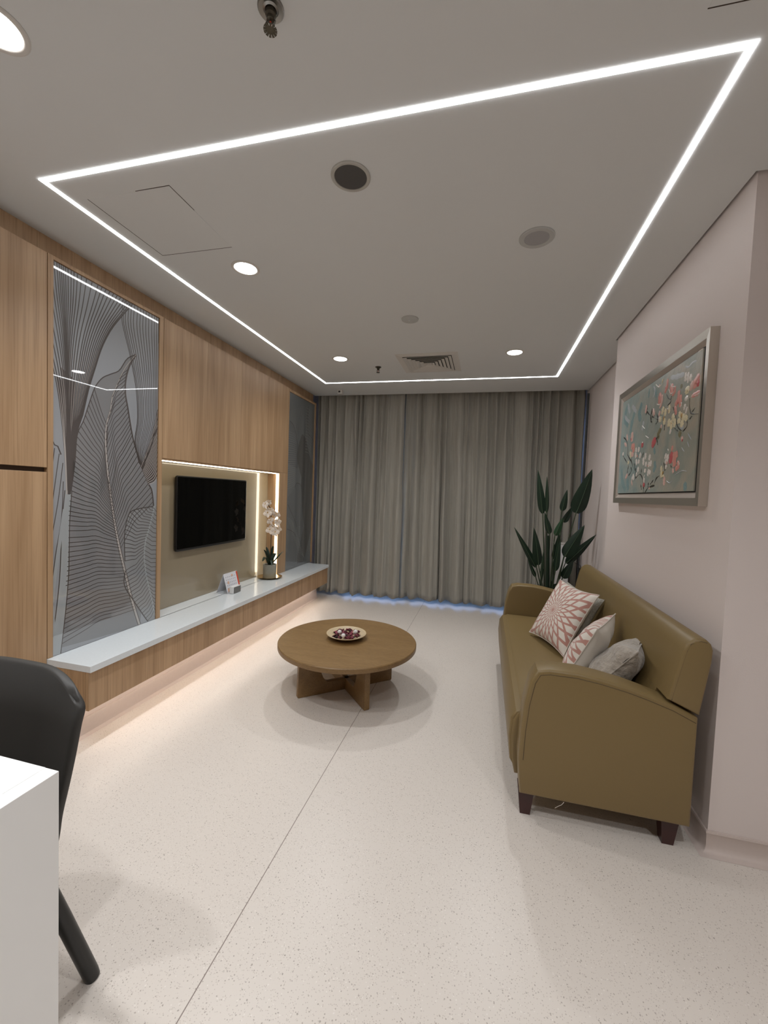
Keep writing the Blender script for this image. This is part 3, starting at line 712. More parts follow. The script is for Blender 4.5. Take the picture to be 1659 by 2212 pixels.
MB().tube([(p[0]+.012*(1 if i < 5 else 0), p[1], p[2]-.010*(1 if i > 3 else 0)) for i, p in enumerate(P)][:7], .0016, 6).build('seam', M['seam'], back, smooth=1)
for x in (.232, .800):
    for y in (SY0+.065, SY1-.065):
        sx = -1 if x < .5 else 1
        b = MB(); T = [(-.030, -.032), (.038, -.032), (.038, .032), (-.030, .032)]
        if sx > 0: T = [(-a, b2) for a, b2 in T][::-1]
        vs = [(x+a, y+c_, .122) for a, c_ in T]+[(x+a*.62+sx*-.002, y+c_*.66, 0) for a, c_ in T]
        b.add(vs, [(0, 1, 2, 3), (7, 6, 5, 4), (0, 4, 5, 1), (1, 5, 6, 2), (2, 6, 7, 3), (3, 7, 4, 0)]); b.build('leg', M['mahog'], o)
MB().tube([(.385, SY0-.0015, .121), (.375, SY0-.003, .108), (.362, SY0-.006, .102), (.350, SY0-.004, .090)], .001, 5).build('loose_thread', M['linen'], o)

# ---- cushions
def cushion(S, T, m1, pip, c, nrm, up, name, label, spin=0, sag=.0, seed=0, kp=.10):
    N = 36; vs = []; fs = []
    def pt(u, v, sg):
        eu = 1-abs(u)**2.6; ev = 1-abs(v)**2.6
        z = sg*T*(max(eu, 0)**.55)*(max(ev, 0)**.55)
        x = u*S*(1-kp*(1-v*v)); y = v*S*(1-kp*(1-u*u))
        z += .006*noise.noise(Vector((u*3+seed, v*3, sg)))*(eu*ev) + .010*sag*noise.noise(Vector((u*2.2, v*2.2+seed, 4*sg)))
        # little gathers near the edges
        z += sg*.0025*math.sin(v*38+seed)*max(0, abs(u)-.55)*eu*2 + sg*.0025*math.sin(u*38)*max(0, abs(v)-.55)*ev*2
        return (x, y, z)
    for sg in (1, -1):
        base = len(vs)
        for j in range(N+1):
            for i in range(N+1): vs.append(pt(i/N*2-1, j/N*2-1, sg))
        for j in range(N):
            for i in range(N):
                a = base+j*(N+1)+i; q = (a, a+1, a+N+2, a+N+1); fs.append(q if sg > 0 else q[::-1])
    o = MB().add(vs, fs).build(name, m1, smooth=3)
    nrm = Vector(nrm).normalized(); up = Vector(up); up = (up-nrm*up.dot(nrm)).normalized(); xx = up.cross(nrm)
    R = Matrix((xx, up, nrm)).transposed().to_4x4() @ Matrix.Rotation(spin, 4, 'Z')
    o.matrix_world = Matrix.Translation(c) @ R
    tag(o, label, 'cushion', 'cushions on the sofa')
    if pip:
        P = []
        for k in range(4):
            for i in range(18):
                t = i/18*2-1; u, v = ((t, -1), (1, t), (-t, 1), (-1, -t))[k]; P.append(pt(u, v, 1))
        P.append(P[0]); p = MB().tube([(a, b2, 0) for a, b2, c2 in P], .0035, 6).build('piping', pip, smooth=1); p.parent = o
    return o
cushion(.190, .050, M['knit'], None, (.610, 2.995, .622), (-.80, -.42, .42), (.40, .10, .9), 'cushion', 'grey knitted cushion almost hidden behind the far starburst cushion', seed=3)
cushion(.218, .062, M['star'], M['linen'], (.528, 2.885, .640), (-.817, -.318, .481), (.451, .167, .877), 'cushion', 'far starburst cushion showing its full pink and white pattern', seed=1)
cushion(.192, .072, M['star'], M['linen'], (.575, 2.375, .604), (-.801, .409, .437), (.389, -.199, .899), 'cushion', 'middle starburst cushion seen edge on with its plain back', seed=5, sag=.6)
cushion(.184, .080, M['velvet'], M['velvet'], (.650, 2.180, .592), (-.70, .36, .60), (.60, -.22, .75), 'cushion', 'crinkled grey beige velvet cushion nearest the front armrest', seed=7, sag=1.6)

# ================================================================ COFFEE TABLE
TX, TY, TZ, TR = -.903, 2.725, .350, .487
o = empty('coffee_table', (TX, TY, 0), 'low round oak coffee table on crossed panel legs', 'coffee table')
tt = MB().lathe([(.0001, -.036), (TR-.006, -.036), (TR-.001, -.033), (TR, -.030), (TR, -.005), (TR-.004, 0), (.0001, 0)], (TX, TY, TZ), 96)
tt.build('tabletop', M['table'], o, smooth=.5)
def crossleg(ang, length, notch):
    # a board standing on edge with a U shaped cut out in the middle top
    h = TZ-.036; L2 = length/2; P = [(-L2-.0, 0), (L2, 0)]
    P = [(-L2+.006, 0), (L2-.006, 0), (L2, .008), (L2-.004, h), (.225, h)]
    for k in range(1, 9):
        a = PI/2*k/8; P.append((.215-.075*(1-math.cos(a)), h-.02-(h-.02-.078)*math.sin(a)))
    for k in range(8, 0, -1):
        a = PI/2*k/8; P.append((-.215+.075*(1-math.cos(a)), h-.02-(h-.02-.078)*math.sin(a)))
    P += [(-.225, h), (-L2+.004, h), (-L2, .008)]
    b = MB().prism(P, 1, -.019, .019, .004)
    ca, sa = math.cos(ang), math.sin(ang); b.v = [(TX+x*ca-y*sa, TY+x*sa+y*ca, z) for x, y, z in b.v]; return b
crossleg(math.radians(41.5), .72, 1).build('leg_panel', M['table'], o, smooth=.5)
crossleg(math.radians(-48.0), .68, 1).build('leg_panel', M['table'], o, smooth=.5)
# dish of potpourri
DX, DY = -.925, 2.752
o = empty('shallow_dish', (DX, DY, TZ), 'pale bamboo dish on the coffee table', 'dish')
prof = [(.0001, .0), (.055, .0), (.062, .002), (.10, .016), (.138, .034), (.143, .037), (.142, .040), (.136, .038), (.10, .022), (.06, .008), (.0001, .006)]
MB().lathe(prof, (DX, DY, TZ), 56).build('bowl', M['bamboo'], o, smooth=1)
b = MB()
for r_, z_ in ((.128, .0345), (.118, .030), (.106, .0245)): b.tube([(DX+r_*math.cos(2*PI*k/48), DY+r_*math.sin(2*PI*k/48), TZ+z_) for k in range(49)], .0011, 5)
b.build('coil_line', M['frame2'], o)
b = MB(); rnd = random.Random(5)
for k in range(120):
    a = rnd.uniform(0, 2*PI); r_ = .104*math.sqrt(rnd.random()); x = DX+r_*math.cos(a); y = DY+r_*math.sin(a)
    z = TZ+.016+.16*r_*r_*10*.5+rnd.uniform(0, .020)*(1-r_/.12); s = rnd.uniform(.009, .016); R = Matrix.Rotation(rnd.uniform(0, 6), 3, 'Z') @ Matrix.Rotation(rnd.uniform(-.9, .9), 3, 'X')
    vs = []
    for q in ((-1, 0, .3), (-.5, .7, .1), (.4, .75, .15), (1, 0, .4), (.5, -.7, .1), (-.4, -.75, .1), (0, 0, -.25)): vs.append(Vector((x, y, z))+R @ (Vector(q)*s))
    b.add(vs+[v+Vector((0, 0, .0012)) for v in vs], [(6, 1, 0), (6, 2, 1), (6, 3, 2), (6, 4, 3), (6, 5, 4), (6, 0, 5), (7, 8, 13), (8, 9, 13), (9, 10, 13), (10, 11, 13), (11, 12, 13), (12, 7, 13)], rnd.choice((0, 0, 1, 1, 2, 0)))
tag(b.build('potpourri', [M['pp1'], M['pp2'], M['pp3']], origin=(DX, DY, TZ+.01)), 'burgundy dried petals heaped in the bamboo dish', 'potpourri', kind='stuff')
BL = ['white ball at the left of the dried petals', 'white ball at the front of the dried petals', 'white ball at the right of the dried petals']
for lab, (dx, dy) in zip(BL, ((-.052, -.002), (-.002, -.062), (.055, .040))):
    b = MB(); bm_ = bmesh.new(); bmesh.ops.create_uvsphere(bm_, u_segments=20, v_segments=12, radius=.0155)
    for v in bm_.verts: v.co *= 1+.04*math.sin(8*math.atan2(v.co.y, v.co.x)); v.co += Vector((DX+dx, DY+dy, TZ+.038))
    b.bm(bm_); tag(b.build('decorative_ball', M['ball'], smooth=1, origin=(DX+dx, DY+dy, TZ+.038)), lab, 'ball', 'white balls in the potpourri dish')

# ================================================================ ON THE BENCH
# calendar
o = empty('desk_calendar', (-2.2, 3.22, CZ), 'white tent desk calendar with orange edge on the bench', 'calendar')
cy0, cy1 = 3.125, 3.325
A = Vector((-2.165, cy0, CZ+.001)); B = Vector((-2.165, cy1, CZ+.001)); T0 = Vector((-2.215, cy0+.004, CZ+.165)); T1 = Vector((-2.215, cy1+.004, CZ+.165)); C0 = Vector((-2.275, cy0, CZ+.001)); C1 = Vector((-2.275, cy1, CZ+.001))
def slab(b, q, t, mi=0):
    n_ = (q[1]-q[0]).cross(q[2]-q[0]).normalized()*t; b.add(list(q)+[p+n_ for p in q], [(0, 1, 2, 3), (7, 6, 5, 4), (0, 4, 5, 1), (1, 5, 6, 2), (2, 6, 7, 3), (3, 7, 4, 0)], mi)
b = MB(); slab(b, [A, B, T1, T0], .0015); b.build('front_card', M['paper'], o)
b = MB(); slab(b, [C0, T0, T1, C1], .0015); b.build('back_card', M['paper'], o)
def onface(u, v, lift=.0022):
    n_ = (B-A).cross(T0-A).normalized(); return A.lerp(B, u)+(T0-A)*v+n_*lift
b = MB()
def facequad(u0, v0, u1, v1, mi): b.add([onface(u0, v0), onface(u1, v0), onface(u1, v1), onface(u0, v1)], [(0, 1, 2, 3)], mi)
facequad(.90, .0, 1.0, 1.0, 0)
for r_ in range(5):
    for c_ in range(6):
        facequad(.10+c_*.125, .80-r_*.145, .15+c_*.125, .845-r_*.145, 1)
facequad(.52, .80, .64, .92, 2); facequad(.16, .46, .28, .60, 2); facequad(.08, .06, .28, .26, 2)
b.build('print', [M['red'], M['print'], M['printo']], o)
MB().tube([(T0.x, cy0+.01, T0.z+.001), (T1.x, cy1-.004, T1.z+.001)], .003, 8).build('binding', M['paper'], o)
o = empty('digital_clock', (-2.12, 3.21, CZ), 'small white box clock with dark mirrored face in front of the calendar', 'clock')
cl = MB().box((-2.155, 3.135, CZ), (-2.112, 3.245, CZ+.064), .006, seg=3); cl.build('case', M['white'], o, smooth=.6)
MB().prism(rrect(3.140, CZ+.005, 3.240, CZ+.059, .004), 0, -2.1125, -2.110).build('face', M['chrome'], o)
# orchid on a brass tray
OX, OY = -2.178, 3.868
tag(MB().lathe([(.0001, 0), (.055, 0), (.06, .002), (.10, .007), (.128, .016), (.131, .018), (.127, .0185), (.10, .011), (.06, .005), (.0001, .004)], (OX, OY, CZ), 48).build('round_tray', M['gold'], smooth=1, origin=(OX, OY, CZ)), 'round brass tray under the potted orchid', 'tray')
o = empty('potted_orchid', (OX, OY, CZ+.005), 'white orchid in a weathered grey pot on the bench', 'orchid')
MB().lathe([(.0001, 0), (.052, 0), (.054, .003), (.056, .112), (.054, .114), (.051, .112), (.050, .105), (.0001, .104)], (OX, OY, CZ+.005), 40).build('pot', M['concrete'], o, smooth=.7)
MB().lathe([(.0001, .108), (.0495, .105)], (OX, OY, CZ+.005), 24).build('soil', M['soil'], o)
def strapleaf(base, tip, rise, w, m_, parent, name='leaf', n=12, droop=0, fold=.35, twist=(0, 0, 1)):
    base = Vector(base); tip = Vector(tip); mid = base.lerp(tip, .5)+Vector((0, 0, rise)); P = catmull([base, mid, tip], n); vs = []; fs = []
    for i, p in enumerate(P):
        t = (P[min(i+1, n)]-P[max(i-1, 0)]).normalized(); s_ = t.cross(Vector(twist))
        if s_.length < .05: s_ = Vector((1, 0, 0))
        s_.normalize(); up = s_.cross(t); u = i/n; ww = w*(math.sin(PI*min(1, u*.93+.07))**.6)*(1 if u < .97 else .35)
        vs += [p-s_*ww/2+up*ww*fold*.5, p, p+s_*ww/2+up*ww*fold*.5, p-up*.0015]
    for i in range(n):
        a = 4*i; b_ = a+4; fs += [(a, a+1, b_+1, b_), (a+1, a+2, b_+2, b_+1), (a+2, a+3, b_+3, b_+2), (a+3, a, b_, b_+3)]
    return MB().add(vs, fs).build(name, m_, parent, smooth=1.2)
zt = CZ+.118
for tx_, ty_, tz_, rise, w_ in ((.03, -.17, .05, .05, .030), (-.02, -.07, .13, .02, .034), (.06, -.02, .10, .03, .030), (.07, .10, .10, .0, .028), (.02, .125, .06, .05, .030), (-.05, .02, .14, .02, .030), (.07, -.09, .005, .045, .022), (.0, .05, .15, .02, .028)):
    strapleaf((OX+tx_*.1, OY+ty_*.1, zt-.01), (OX+tx_, OY+ty_, zt+tz_), rise, w_, M['leafg'], o)
stp = catmull([(OX, OY, zt-.01), (OX+.004, OY+.004, zt+.20), (OX+.002, OY+.0, zt+.36), (OX+.01, OY-.03, zt+.46), (OX+.02, OY-.08, zt+.50)], 24)
MB().tube(stp, .0032, 8).build('stalk', M['ostem'], o, smooth=1)
MB().tube(catmull([stp[14], stp[14]+Vector((.01, .05, .07)), stp[14]+Vector((.02, .085, .05))], 8), .0022, 6).build('stalk', M['ostem'], o, smooth=1)
def flower(c, nrm, s, roll):
    c = Vector(c); nrm = Vector(nrm).normalized(); a = nrm.cross(Vector((0, 0, 1))).normalized(); b_ = nrm.cross(a); f = MB()
    def petal(ang, L, W, mi=0, cup=.25):
        n = 8; d = a*math.cos(ang)+b_*math.sin(ang); s_ = nrm.cross(d); vs = []; fs = []
        for i in range(n+1):
            u = i/n; ww = W*(math.sin(PI*(u*.88+.1))**.7)
            for q in (-1, -.5, 0, .5, 1):
                vs.append(c+d*(L*u)+s_*(ww*q/2)+nrm*(cup*L*(u*u*.5)-abs(q)*ww*.12+.002)); 
        k = len(vs); vs += [v-nrm*.0014 for v in vs]
        for i in range(n):
            for j in range(4):
                p = 5*i+j; fs += [(p, p+1, p+6, p+5), (k+p+5, k+p+6, k+p+1, k+p)]
        f.add(vs, fs, mi)
    petal(roll, s*1.0, s*1.05); petal(roll+PI, s*1.0, s*1.05)
    petal(roll+PI/2, s*.95, s*.62); petal(roll-PI/2+.62, s*.92, s*.58); petal(roll-PI/2-.62, s*.92, s*.58)
    petal(roll-PI/2, s*.42, s*.30, 1, 1.6)
    f.build('flower', [M['petal'], M['petalc']], o, smooth=1.2)
for dy, dz, dx, r_ in ((-.115, .505, .03, .3), (-.060, .520, .02, -.2), (-.100, .435, .045, .1), (-.075, .375, .055, .5), (-.030, .455, .02, .0), (.012, .440, -.01, .4), (.045, .420, .03, -.3), (.028, .362, .05, .2), (-.085, .300, .06, .2), (-.040, .320, .05, -.3), (.000, .270, .055, .3), (.055, .295, .04, -.1), (.080, .345, .03, .5)):
    c = (OX+dx, OY+dy*1.15-.02, zt+dz); flower(c, (.75+.2*math.sin(dy*90), -.62+.4*math.sin(dz*40), -.10+.25*math.cos(dy*60)), .036, r_)

o.scale = (1.25, 1.25, 1.25)
# ================================================================ PICTURE
PAINT = [(5,0.0309,[(2.9669,1.9883),(3.0118,1.9072),(3.0273,1.8493)]),(5,0.0309,[(3.114,2.0645),(3.1541,1.9787),(3.0766,1.9182)]),(5,0.0309,[(2.8442,2.0198),(2.8795,1.9564),(2.8402,1.912)]),(5,0.0309,[(3.1535,1.6296),(3.1276,1.5487),(3.0479,1.4838)]),(5,0.0309,[(3.0259,1.56),(2.9929,1.4829)]),(7,0.0206,[(3.1056,2.0689),(3.0803,2.0326),(3.0554,1.997)]),(7,0.0206,[(3.019,2.0378),(2.9324,1.9813)]),(7,0.0206,[(3.1419,2.0141),(3.1454,1.9834),(3.0533,1.9387)]),(7,0.0206,[(2.7923,1.8978),(2.813,1.8456)]),(5,0.0174,[(2.6105,1.7175),(2.5873,1.6778)]),(5,0.0223,[(2.5913,1.6368),(2.575,1.605),(2.5986,1.5826)]),(5,0.0223,[(2.1986,1.5067),(2.2069,1.4849),(2.1898,1.4736)]),(7,0.0174,[(2.448,2.0614),(2.3714,2.0445),(2.2914,2.035)]),(7,0.01,[(2.6732,2.0752),(2.6479,2.0427),(2.669,2.0113)]),(7,0.0075,[(2.2871,2.0689),(2.2528,2.0562),(2.2142,2.0655),(2.1792,2.0607)]),(5,0.0149,[(2.7349,2.0779),(2.7398,2.0253)]),(5,0.0174,[(2.6421,2.0464),(2.6209,1.9974)]),(0,0.0062,[(2.1679,2.0984),(2.1436,2.1003),(2.1235,2.0993)]),(8,0.0199,[(2.5254,1.8109),(2.5625,1.7848),(2.5478,1.7592)]),(8,0.0174,[(2.3136,1.9924),(2.3202,1.9717)]),(0,0.004,[(2.8169,1.8751),(2.7678,1.8481)]),(0,0.004,[(2.7476,1.8032),(2.6958,1.7821)]),(7,0.0035,[(2.2141,1.7382),(2.1746,1.7)]),(7,0.0035,[(2.2119,1.6978),(2.1925,1.6699)]),(7,0.0035,[(2.3232,1.5461),(2.2505,1.5629),(2.1986,1.5578)]),(7,0.0035,[(2.4146,1.5226),(2.3752,1.5091),(2.3495,1.518)]),(7,0.0035,[(2.2679,1.677),(2.2362,1.6529)]),(4,0.0089,[(3.1478,1.8482),(3.0849,1.8176),(3.0463,1.7605),(3.0478,1.7208),(2.9961,1.6855),(2.9567,1.6611),(2.9235,1.6202)]),(4,0.0089,[(3.1428,1.7241),(3.0462,1.6655)]),(4,0.0089,[(2.9712,1.6922),(2.9654,1.6619)]),(4,0.0089,[(3.0156,1.6478),(3.0336,1.6002)]),(4,0.0089,[(2.9685,1.6322),(2.9552,1.6075),(3.0027,1.5802)]),(4,0.0089,[(2.9126,1.6516),(2.8871,1.6032)]),(4,0.0089,[(2.8738,1.6197),(2.875,1.5822),(2.862,1.5556)]),(4,0.0089,[(2.8702,1.556),(2.803,1.5782),(2.7612,1.5565),(2.7407,1.5253)]),(4,0.0089,[(2.7783,1.6103),(2.7804,1.5798)]),(4,0.0089,[(2.7764,1.5155),(2.7552,1.4816)]),(4,0.0089,[(2.7299,1.5058),(2.7211,1.4564)]),(4,0.0089,[(2.7003,1.4616),(2.6497,1.4929),(2.5649,1.5012)]),(4,0.0089,[(2.6566,1.4931),(2.6548,1.5223)]),(4,0.0089,[(2.6256,1.5107),(2.5836,1.5352)]),(4,0.0089,[(2.5671,1.514),(2.5464,1.5412),(2.5112,1.5521)]),(4,0.0089,[(2.7586,1.7081),(2.7828,1.6774)]),(4,0.0089,[(2.7609,1.9276),(2.7465,1.9682)]),(4,0.0089,[(2.75,1.9473),(2.6883,1.9135),(2.6668,1.9461)]),(4,0.0089,[(2.6878,1.9108),(2.6821,1.8779),(2.6607,1.8715)]),(4,0.0089,[(2.6659,1.9013),(2.5828,1.8702),(2.5807,1.8952)]),(4,0.0089,[(2.6045,1.8485),(2.5759,1.8664),(2.6157,1.9149)]),(4,0.0089,[(2.5777,1.7651),(2.5584,1.7245)]),(4,0.0089,[(2.5898,1.7617),(2.5539,1.7719)]),(4,0.0065,[(2.486,1.9851),(2.4589,1.957),(2.4292,1.943),(2.4272,1.9307),(2.4642,1.9198)]),(4,0.0065,[(2.421,1.9599),(2.4292,1.943)]),(4,0.0065,[(2.3952,1.8979),(2.3555,1.8436),(2.3388,1.8017),(2.3096,1.7741),(2.273,1.7571)]),(4,0.0065,[(2.2209,1.9014),(2.2146,1.8594),(2.1919,1.8249),(2.1141,1.8095)]),(4,0.0065,[(2.1922,1.8271),(2.1647,1.8446)]),(4,0.0065,[(2.2104,1.8008),(2.1855,1.811)]),(4,0.0065,[(2.2678,1.7541),(2.2286,1.7718),(2.2326,1.7984)]),(4,0.0065,[(2.4825,1.8217),(2.4836,1.7926)]),(4,0.0065,[(2.3565,1.784),(2.3176,1.7619)]),(4,0.0065,[(2.6712,1.9462),(2.6847,1.9067),(2.6656,1.8741)]),(4,0.0065,[(2.5922,1.9017),(2.58,1.8663),(2.6021,1.8473)]),(8,0.0224,[(2.2874,1.7572),(2.3086,1.7357)]),(4,0.0087,[(2.4644,1.6219),(2.4505,1.596),(2.4422,1.575)]),(9,0.0154,[(3.0935,1.8622),(3.0665,1.8182)]),(9,0.0154,[(3.1303,1.8079),(3.0781,1.7827)]),(9,0.0309,[(2.9857,1.8611),(2.9825,1.7979)]),(3,0.0189,[(2.9933,1.8323),(2.997,1.8059)]),(2,0.0309,[(2.9856,1.7684),(2.9407,1.7571),(2.9518,1.7259)]),(9,0.0206,[(2.9936,1.7183),(2.9317,1.7091)]),(1,0.0206,[(3.0055,1.7347),(2.9717,1.6952)]),(0,0.0199,[(2.8977,1.7492),(2.884,1.7187)]),(0,0.0199,[(2.8416,1.7482),(2.8519,1.7181)]),(0,0.0199,[(2.9001,1.7175),(2.8857,1.6842)]),(0,0.0199,[(2.8034,1.7073),(2.829,1.6789)]),(0,0.0199,[(2.8841,1.6754),(2.8612,1.6389)]),(0,0.0199,[(2.8275,1.6703),(2.8387,1.6457)]),(0,0.0199,[(3.1473,1.7467),(3.1428,1.7241)]),(0,0.0199,[(2.7279,1.6994),(2.7284,1.6613)]),(0,0.0199,[(2.6554,1.6838),(2.6702,1.6508)]),(0,0.0199,[(2.7601,1.6752),(2.7516,1.6277)]),(0,0.0199,[(2.7114,1.6463),(2.7134,1.6167)]),(0,0.0199,[(2.6618,1.6421),(2.6702,1.6108)]),(0,0.0199,[(2.6357,1.6477),(2.6434,1.6142)]),(0,0.0199,[(2.7187,1.6062),(2.7216,1.5819)]),(0,0.0199,[(2.6613,1.5996),(2.6753,1.5605)]),(0,0.0199,[(2.6397,1.5929),(2.6488,1.567)]),(0,0.0199,[(2.7324,1.5606),(2.724,1.5548)]),(0,0.0199,[(2.7358,1.5389),(2.7133,1.5352)]),(0,0.0199,[(2.8424,1.6232),(2.8292,1.5939)]),(0,0.0199,[(2.8674,1.5847),(2.8495,1.5751)]),(0,0.0199,[(2.9168,1.5845),(2.9012,1.5457)]),(0,0.0199,[(2.9386,1.565),(2.9192,1.5523)]),(2,0.0075,[(2.8649,1.7023),(2.8576,1.6844)]),(2,0.0075,[(2.68,1.6276),(2.6847,1.6146)]),(9,0.0172,[(3.0226,1.5904),(3.0637,1.5648)]),(1,0.0172,[(3.0301,1.6763),(3.0174,1.657)]),(9,0.0103,[(2.9432,1.5445),(2.9199,1.5111)]),(3,0.024,[(2.7991,1.7683),(2.783,1.7412)]),(0,0.0069,[(2.7924,1.773),(2.7827,1.7606)]),(3,0.0446,[(2.6292,1.7645),(2.6033,1.7275)]),(3,0.0172,[(2.7388,1.5143),(2.708,1.5052)]),(9,0.0206,[(2.7644,1.9884),(2.7704,1.9404)]),(9,0.0189,[(2.6595,1.942),(2.6326,1.9001)]),(0,0.0062,[(2.6599,1.9447),(2.6339,1.9082)]),(2,0.0187,[(2.4846,2.0645),(2.487,2.0265),(2.5112,1.9986)]),(3,0.0149,[(2.4934,2.0306),(2.5021,2.0134)]),(2,0.0299,[(2.4311,2.0237),(2.4261,1.9918),(2.4226,1.9697)]),(2,0.0149,[(2.385,1.9999),(2.391,1.9713),(2.4162,1.9635)]),(0,0.004,[(2.4611,2.0054),(2.4286,1.9735),(2.3817,1.9782)]),(0,0.004,[(2.4429,2.0292),(2.4176,2.006),(2.3796,1.9985)]),(2,0.0299,[(2.5735,2.014),(2.5687,1.9474)]),(9,0.0149,[(2.5403,1.9958),(2.5401,1.9586),(2.5652,1.9265)]),(0,0.0045,[(2.608,1.9586),(2.5687,1.9474),(2.5455,1.9548)]),(2,0.0224,[(2.3393,1.9676),(2.3421,1.9206),(2.3754,1.9052)]),(3,0.0149,[(2.3409,1.9453),(2.344,1.9006)]),(2,0.0199,[(2.3156,1.9414),(2.3161,1.881)]),(2,0.0174,[(2.3743,1.898),(2.3514,1.8497)]),(0,0.0045,[(2.3194,1.9019),(2.2988,1.8951),(2.3104,1.8753)]),(0,0.0174,[(2.2777,2.0376),(2.2757,1.9932)]),(0,0.0174,[(2.2492,2.0314),(2.2506,1.9799)]),(0,0.0174,[(2.2244,2.0155),(2.2281,1.9803)]),(1,0.0299,[(2.253,1.9654),(2.252,1.9282)]),(9,0.0199,[(2.2012,1.9772),(2.2215,1.9358)]),(6,0.0112,[(2.2472,1.9574),(2.2479,1.9316)]),(0,0.0149,[(2.2358,1.9114),(2.272,1.9068)]),(2,0.0249,[(2.1396,1.9868),(2.1779,1.9645),(2.1779,1.9353)]),(3,0.0174,[(2.1493,1.9691),(2.1529,1.9372)]),(2,0.0149,[(2.2038,1.9059),(2.1202,1.9084)]),(0,0.0045,[(2.2084,1.907),(2.152,1.9018),(2.1199,1.9063)]),(9,0.0174,[(2.5567,1.9122),(2.5706,1.8848)]),(1,0.0211,[(2.5109,1.925),(2.5345,1.8878)]),(1,0.0211,[(2.4853,1.9098),(2.4903,1.8694)]),(1,0.0211,[(2.5453,1.8799),(2.546,1.8476)]),(1,0.0211,[(2.4827,1.8582),(2.5009,1.8273)]),(0,0.0149,[(2.5697,1.8796),(2.5527,1.8513)]),(6,0.0124,[(2.5023,1.8717),(2.5042,1.8475)]),(9,0.0124,[(2.531,1.83),(2.5219,1.8111)]),(1,0.0187,[(2.4419,1.9197),(2.4401,1.8741)]),(6,0.01,[(2.4498,1.8999),(2.4463,1.8777)]),(0,0.0075,[(2.4672,1.9036),(2.427,1.8952)]),(1,0.0224,[(2.3947,1.8604),(2.3785,1.8248)]),(1,0.0224,[(2.4301,1.846),(2.4401,1.8049)]),(1,0.0224,[(2.3643,1.8337),(2.3679,1.7905)]),(1,0.0224,[(2.4118,1.8332),(2.3986,1.7839)]),(6,0.0112,[(2.4051,1.8249),(2.3965,1.8046)]),(4,0.0035,[(2.4055,1.8109),(2.3996,1.8075)]),(0,0.0149,[(2.3989,1.7863),(2.4173,1.7656)]),(1,0.0249,[(2.3025,1.8558),(2.3185,1.832)]),(1,0.0249,[(2.2805,1.8381),(2.266,1.8045)]),(1,0.0249,[(2.3178,1.8273),(2.3186,1.8004)]),(1,0.0249,[(2.2862,1.8126),(2.2807,1.7761)]),(1,0.0249,[(2.2369,1.8274),(2.2515,1.8018)]),(0,0.0149,[(2.2593,1.8842),(2.2739,1.8566)]),(0,0.0124,[(2.2382,1.8666),(2.2522,1.8369)]),(6,0.0149,[(2.3011,1.8466),(2.2778,1.8199)]),(7,0.0149,[(2.2959,1.7808),(2.2612,1.7728)]),(9,0.0149,[(2.278,1.7268),(2.2616,1.7135)]),(3,0.01,[(2.2714,1.7148),(2.2609,1.709)]),(1,0.0075,[(2.5427,2.0832),(2.5572,2.0623)]),(0,0.0055,[(2.6408,2.077),(2.5917,2.0488),(2.5509,2.0606)]),(9,0.0075,[(2.5939,2.062),(2.5796,2.0507)]),(0,0.0174,[(2.4326,1.664),(2.4527,1.6394)]),(0,0.0174,[(2.4132,1.6599),(2.425,1.6165)]),(0,0.0174,[(2.4422,1.6343),(2.434,1.6132)]),(0,0.005,[(2.4222,1.6872),(2.4111,1.6758)]),(2,0.0149,[(2.3691,1.6988),(2.3738,1.6717)]),(3,0.0273,[(2.3686,1.6672),(2.3812,1.6328),(2.382,1.609)]),(2,0.0273,[(2.3417,1.6643),(2.3399,1.6251),(2.3299,1.5893)]),(2,0.0174,[(2.3203,1.6658),(2.3108,1.6322)]),(2,0.0199,[(2.2956,1.6154),(2.2914,1.5884),(2.319,1.575)]),(9,0.0149,[(2.3506,1.581),(2.3382,1.5587)]),(0,0.004,[(2.2998,1.6158),(2.2811,1.6028),(2.2863,1.5823)]),(4,0.0089,[(2.3761,1.6006),(2.3647,1.5859)]),(9,0.0149,[(2.4308,1.6231),(2.4145,1.6096)]),(0,0.0149,[(2.4368,1.6012),(2.4207,1.5898)]),(1,0.0223,[(2.4753,1.5978),(2.4976,1.5805)]),(1,0.0199,[(2.4867,1.5757),(2.4761,1.5417)]),(6,0.0149,[(2.4705,1.5684),(2.4595,1.5616)]),(1,0.0149,[(2.4539,1.5571),(2.4561,1.5408)]),(9,0.0199,[(2.4424,1.5463),(2.4395,1.4989)]),(8,0.0099,[(2.6287,1.4954),(2.5685,1.5026)]),(3,0.0298,[(2.6231,1.7587),(2.5971,1.7356)]),(9,0.0099,[(2.6448,1.4891),(2.6267,1.4842)])]
PY0, PY1, PZ0, PZ1, PX = 2.057, 3.278, 1.397, 2.168, .900
o = empty('framed_painting', (.92, (PY0+PY1)/2, (PZ0+PZ1)/2), 'floral oil painting in a wide champagne metal frame', 'picture')
def fbar(name, q, x0_, x1_, xin, m_):
    # q: outer a, outer b, inner b, inner a in (y,z); sloping face from x0_ (outer) to xin (inner)
    b = MB(); vs = [(x0_, *q[0]), (x0_, *q[1]), (xin, *q[2]), (xin, *q[3])]+[(x1_, *p) for p in q]
    b.add(vs, [(0, 1, 2, 3), (7, 6, 5, 4), (0, 4, 5, 1), (1, 5, 6, 2), (2, 6, 7, 3), (3, 7, 4, 0)]); return b.build(name, m_, o)
def ringbars(name, a, w_, x0_, x1_, xin, m_):
    y0, z0, y1, z1 = a; I = (y0+w_, z0+w_, y1-w_, z1-w_)
    C = [(y0, z0), (y1, z0), (y1, z1), (y0, z1)]; D = [(I[0], I[1]), (I[2], I[1]), (I[2], I[3]), (I[0], I[3])]
    for k in range(4):
        j = (k+1) % 4; fbar(name, (C[k], C[j], D[j], D[k]), x0_, x1_, xin, m_)
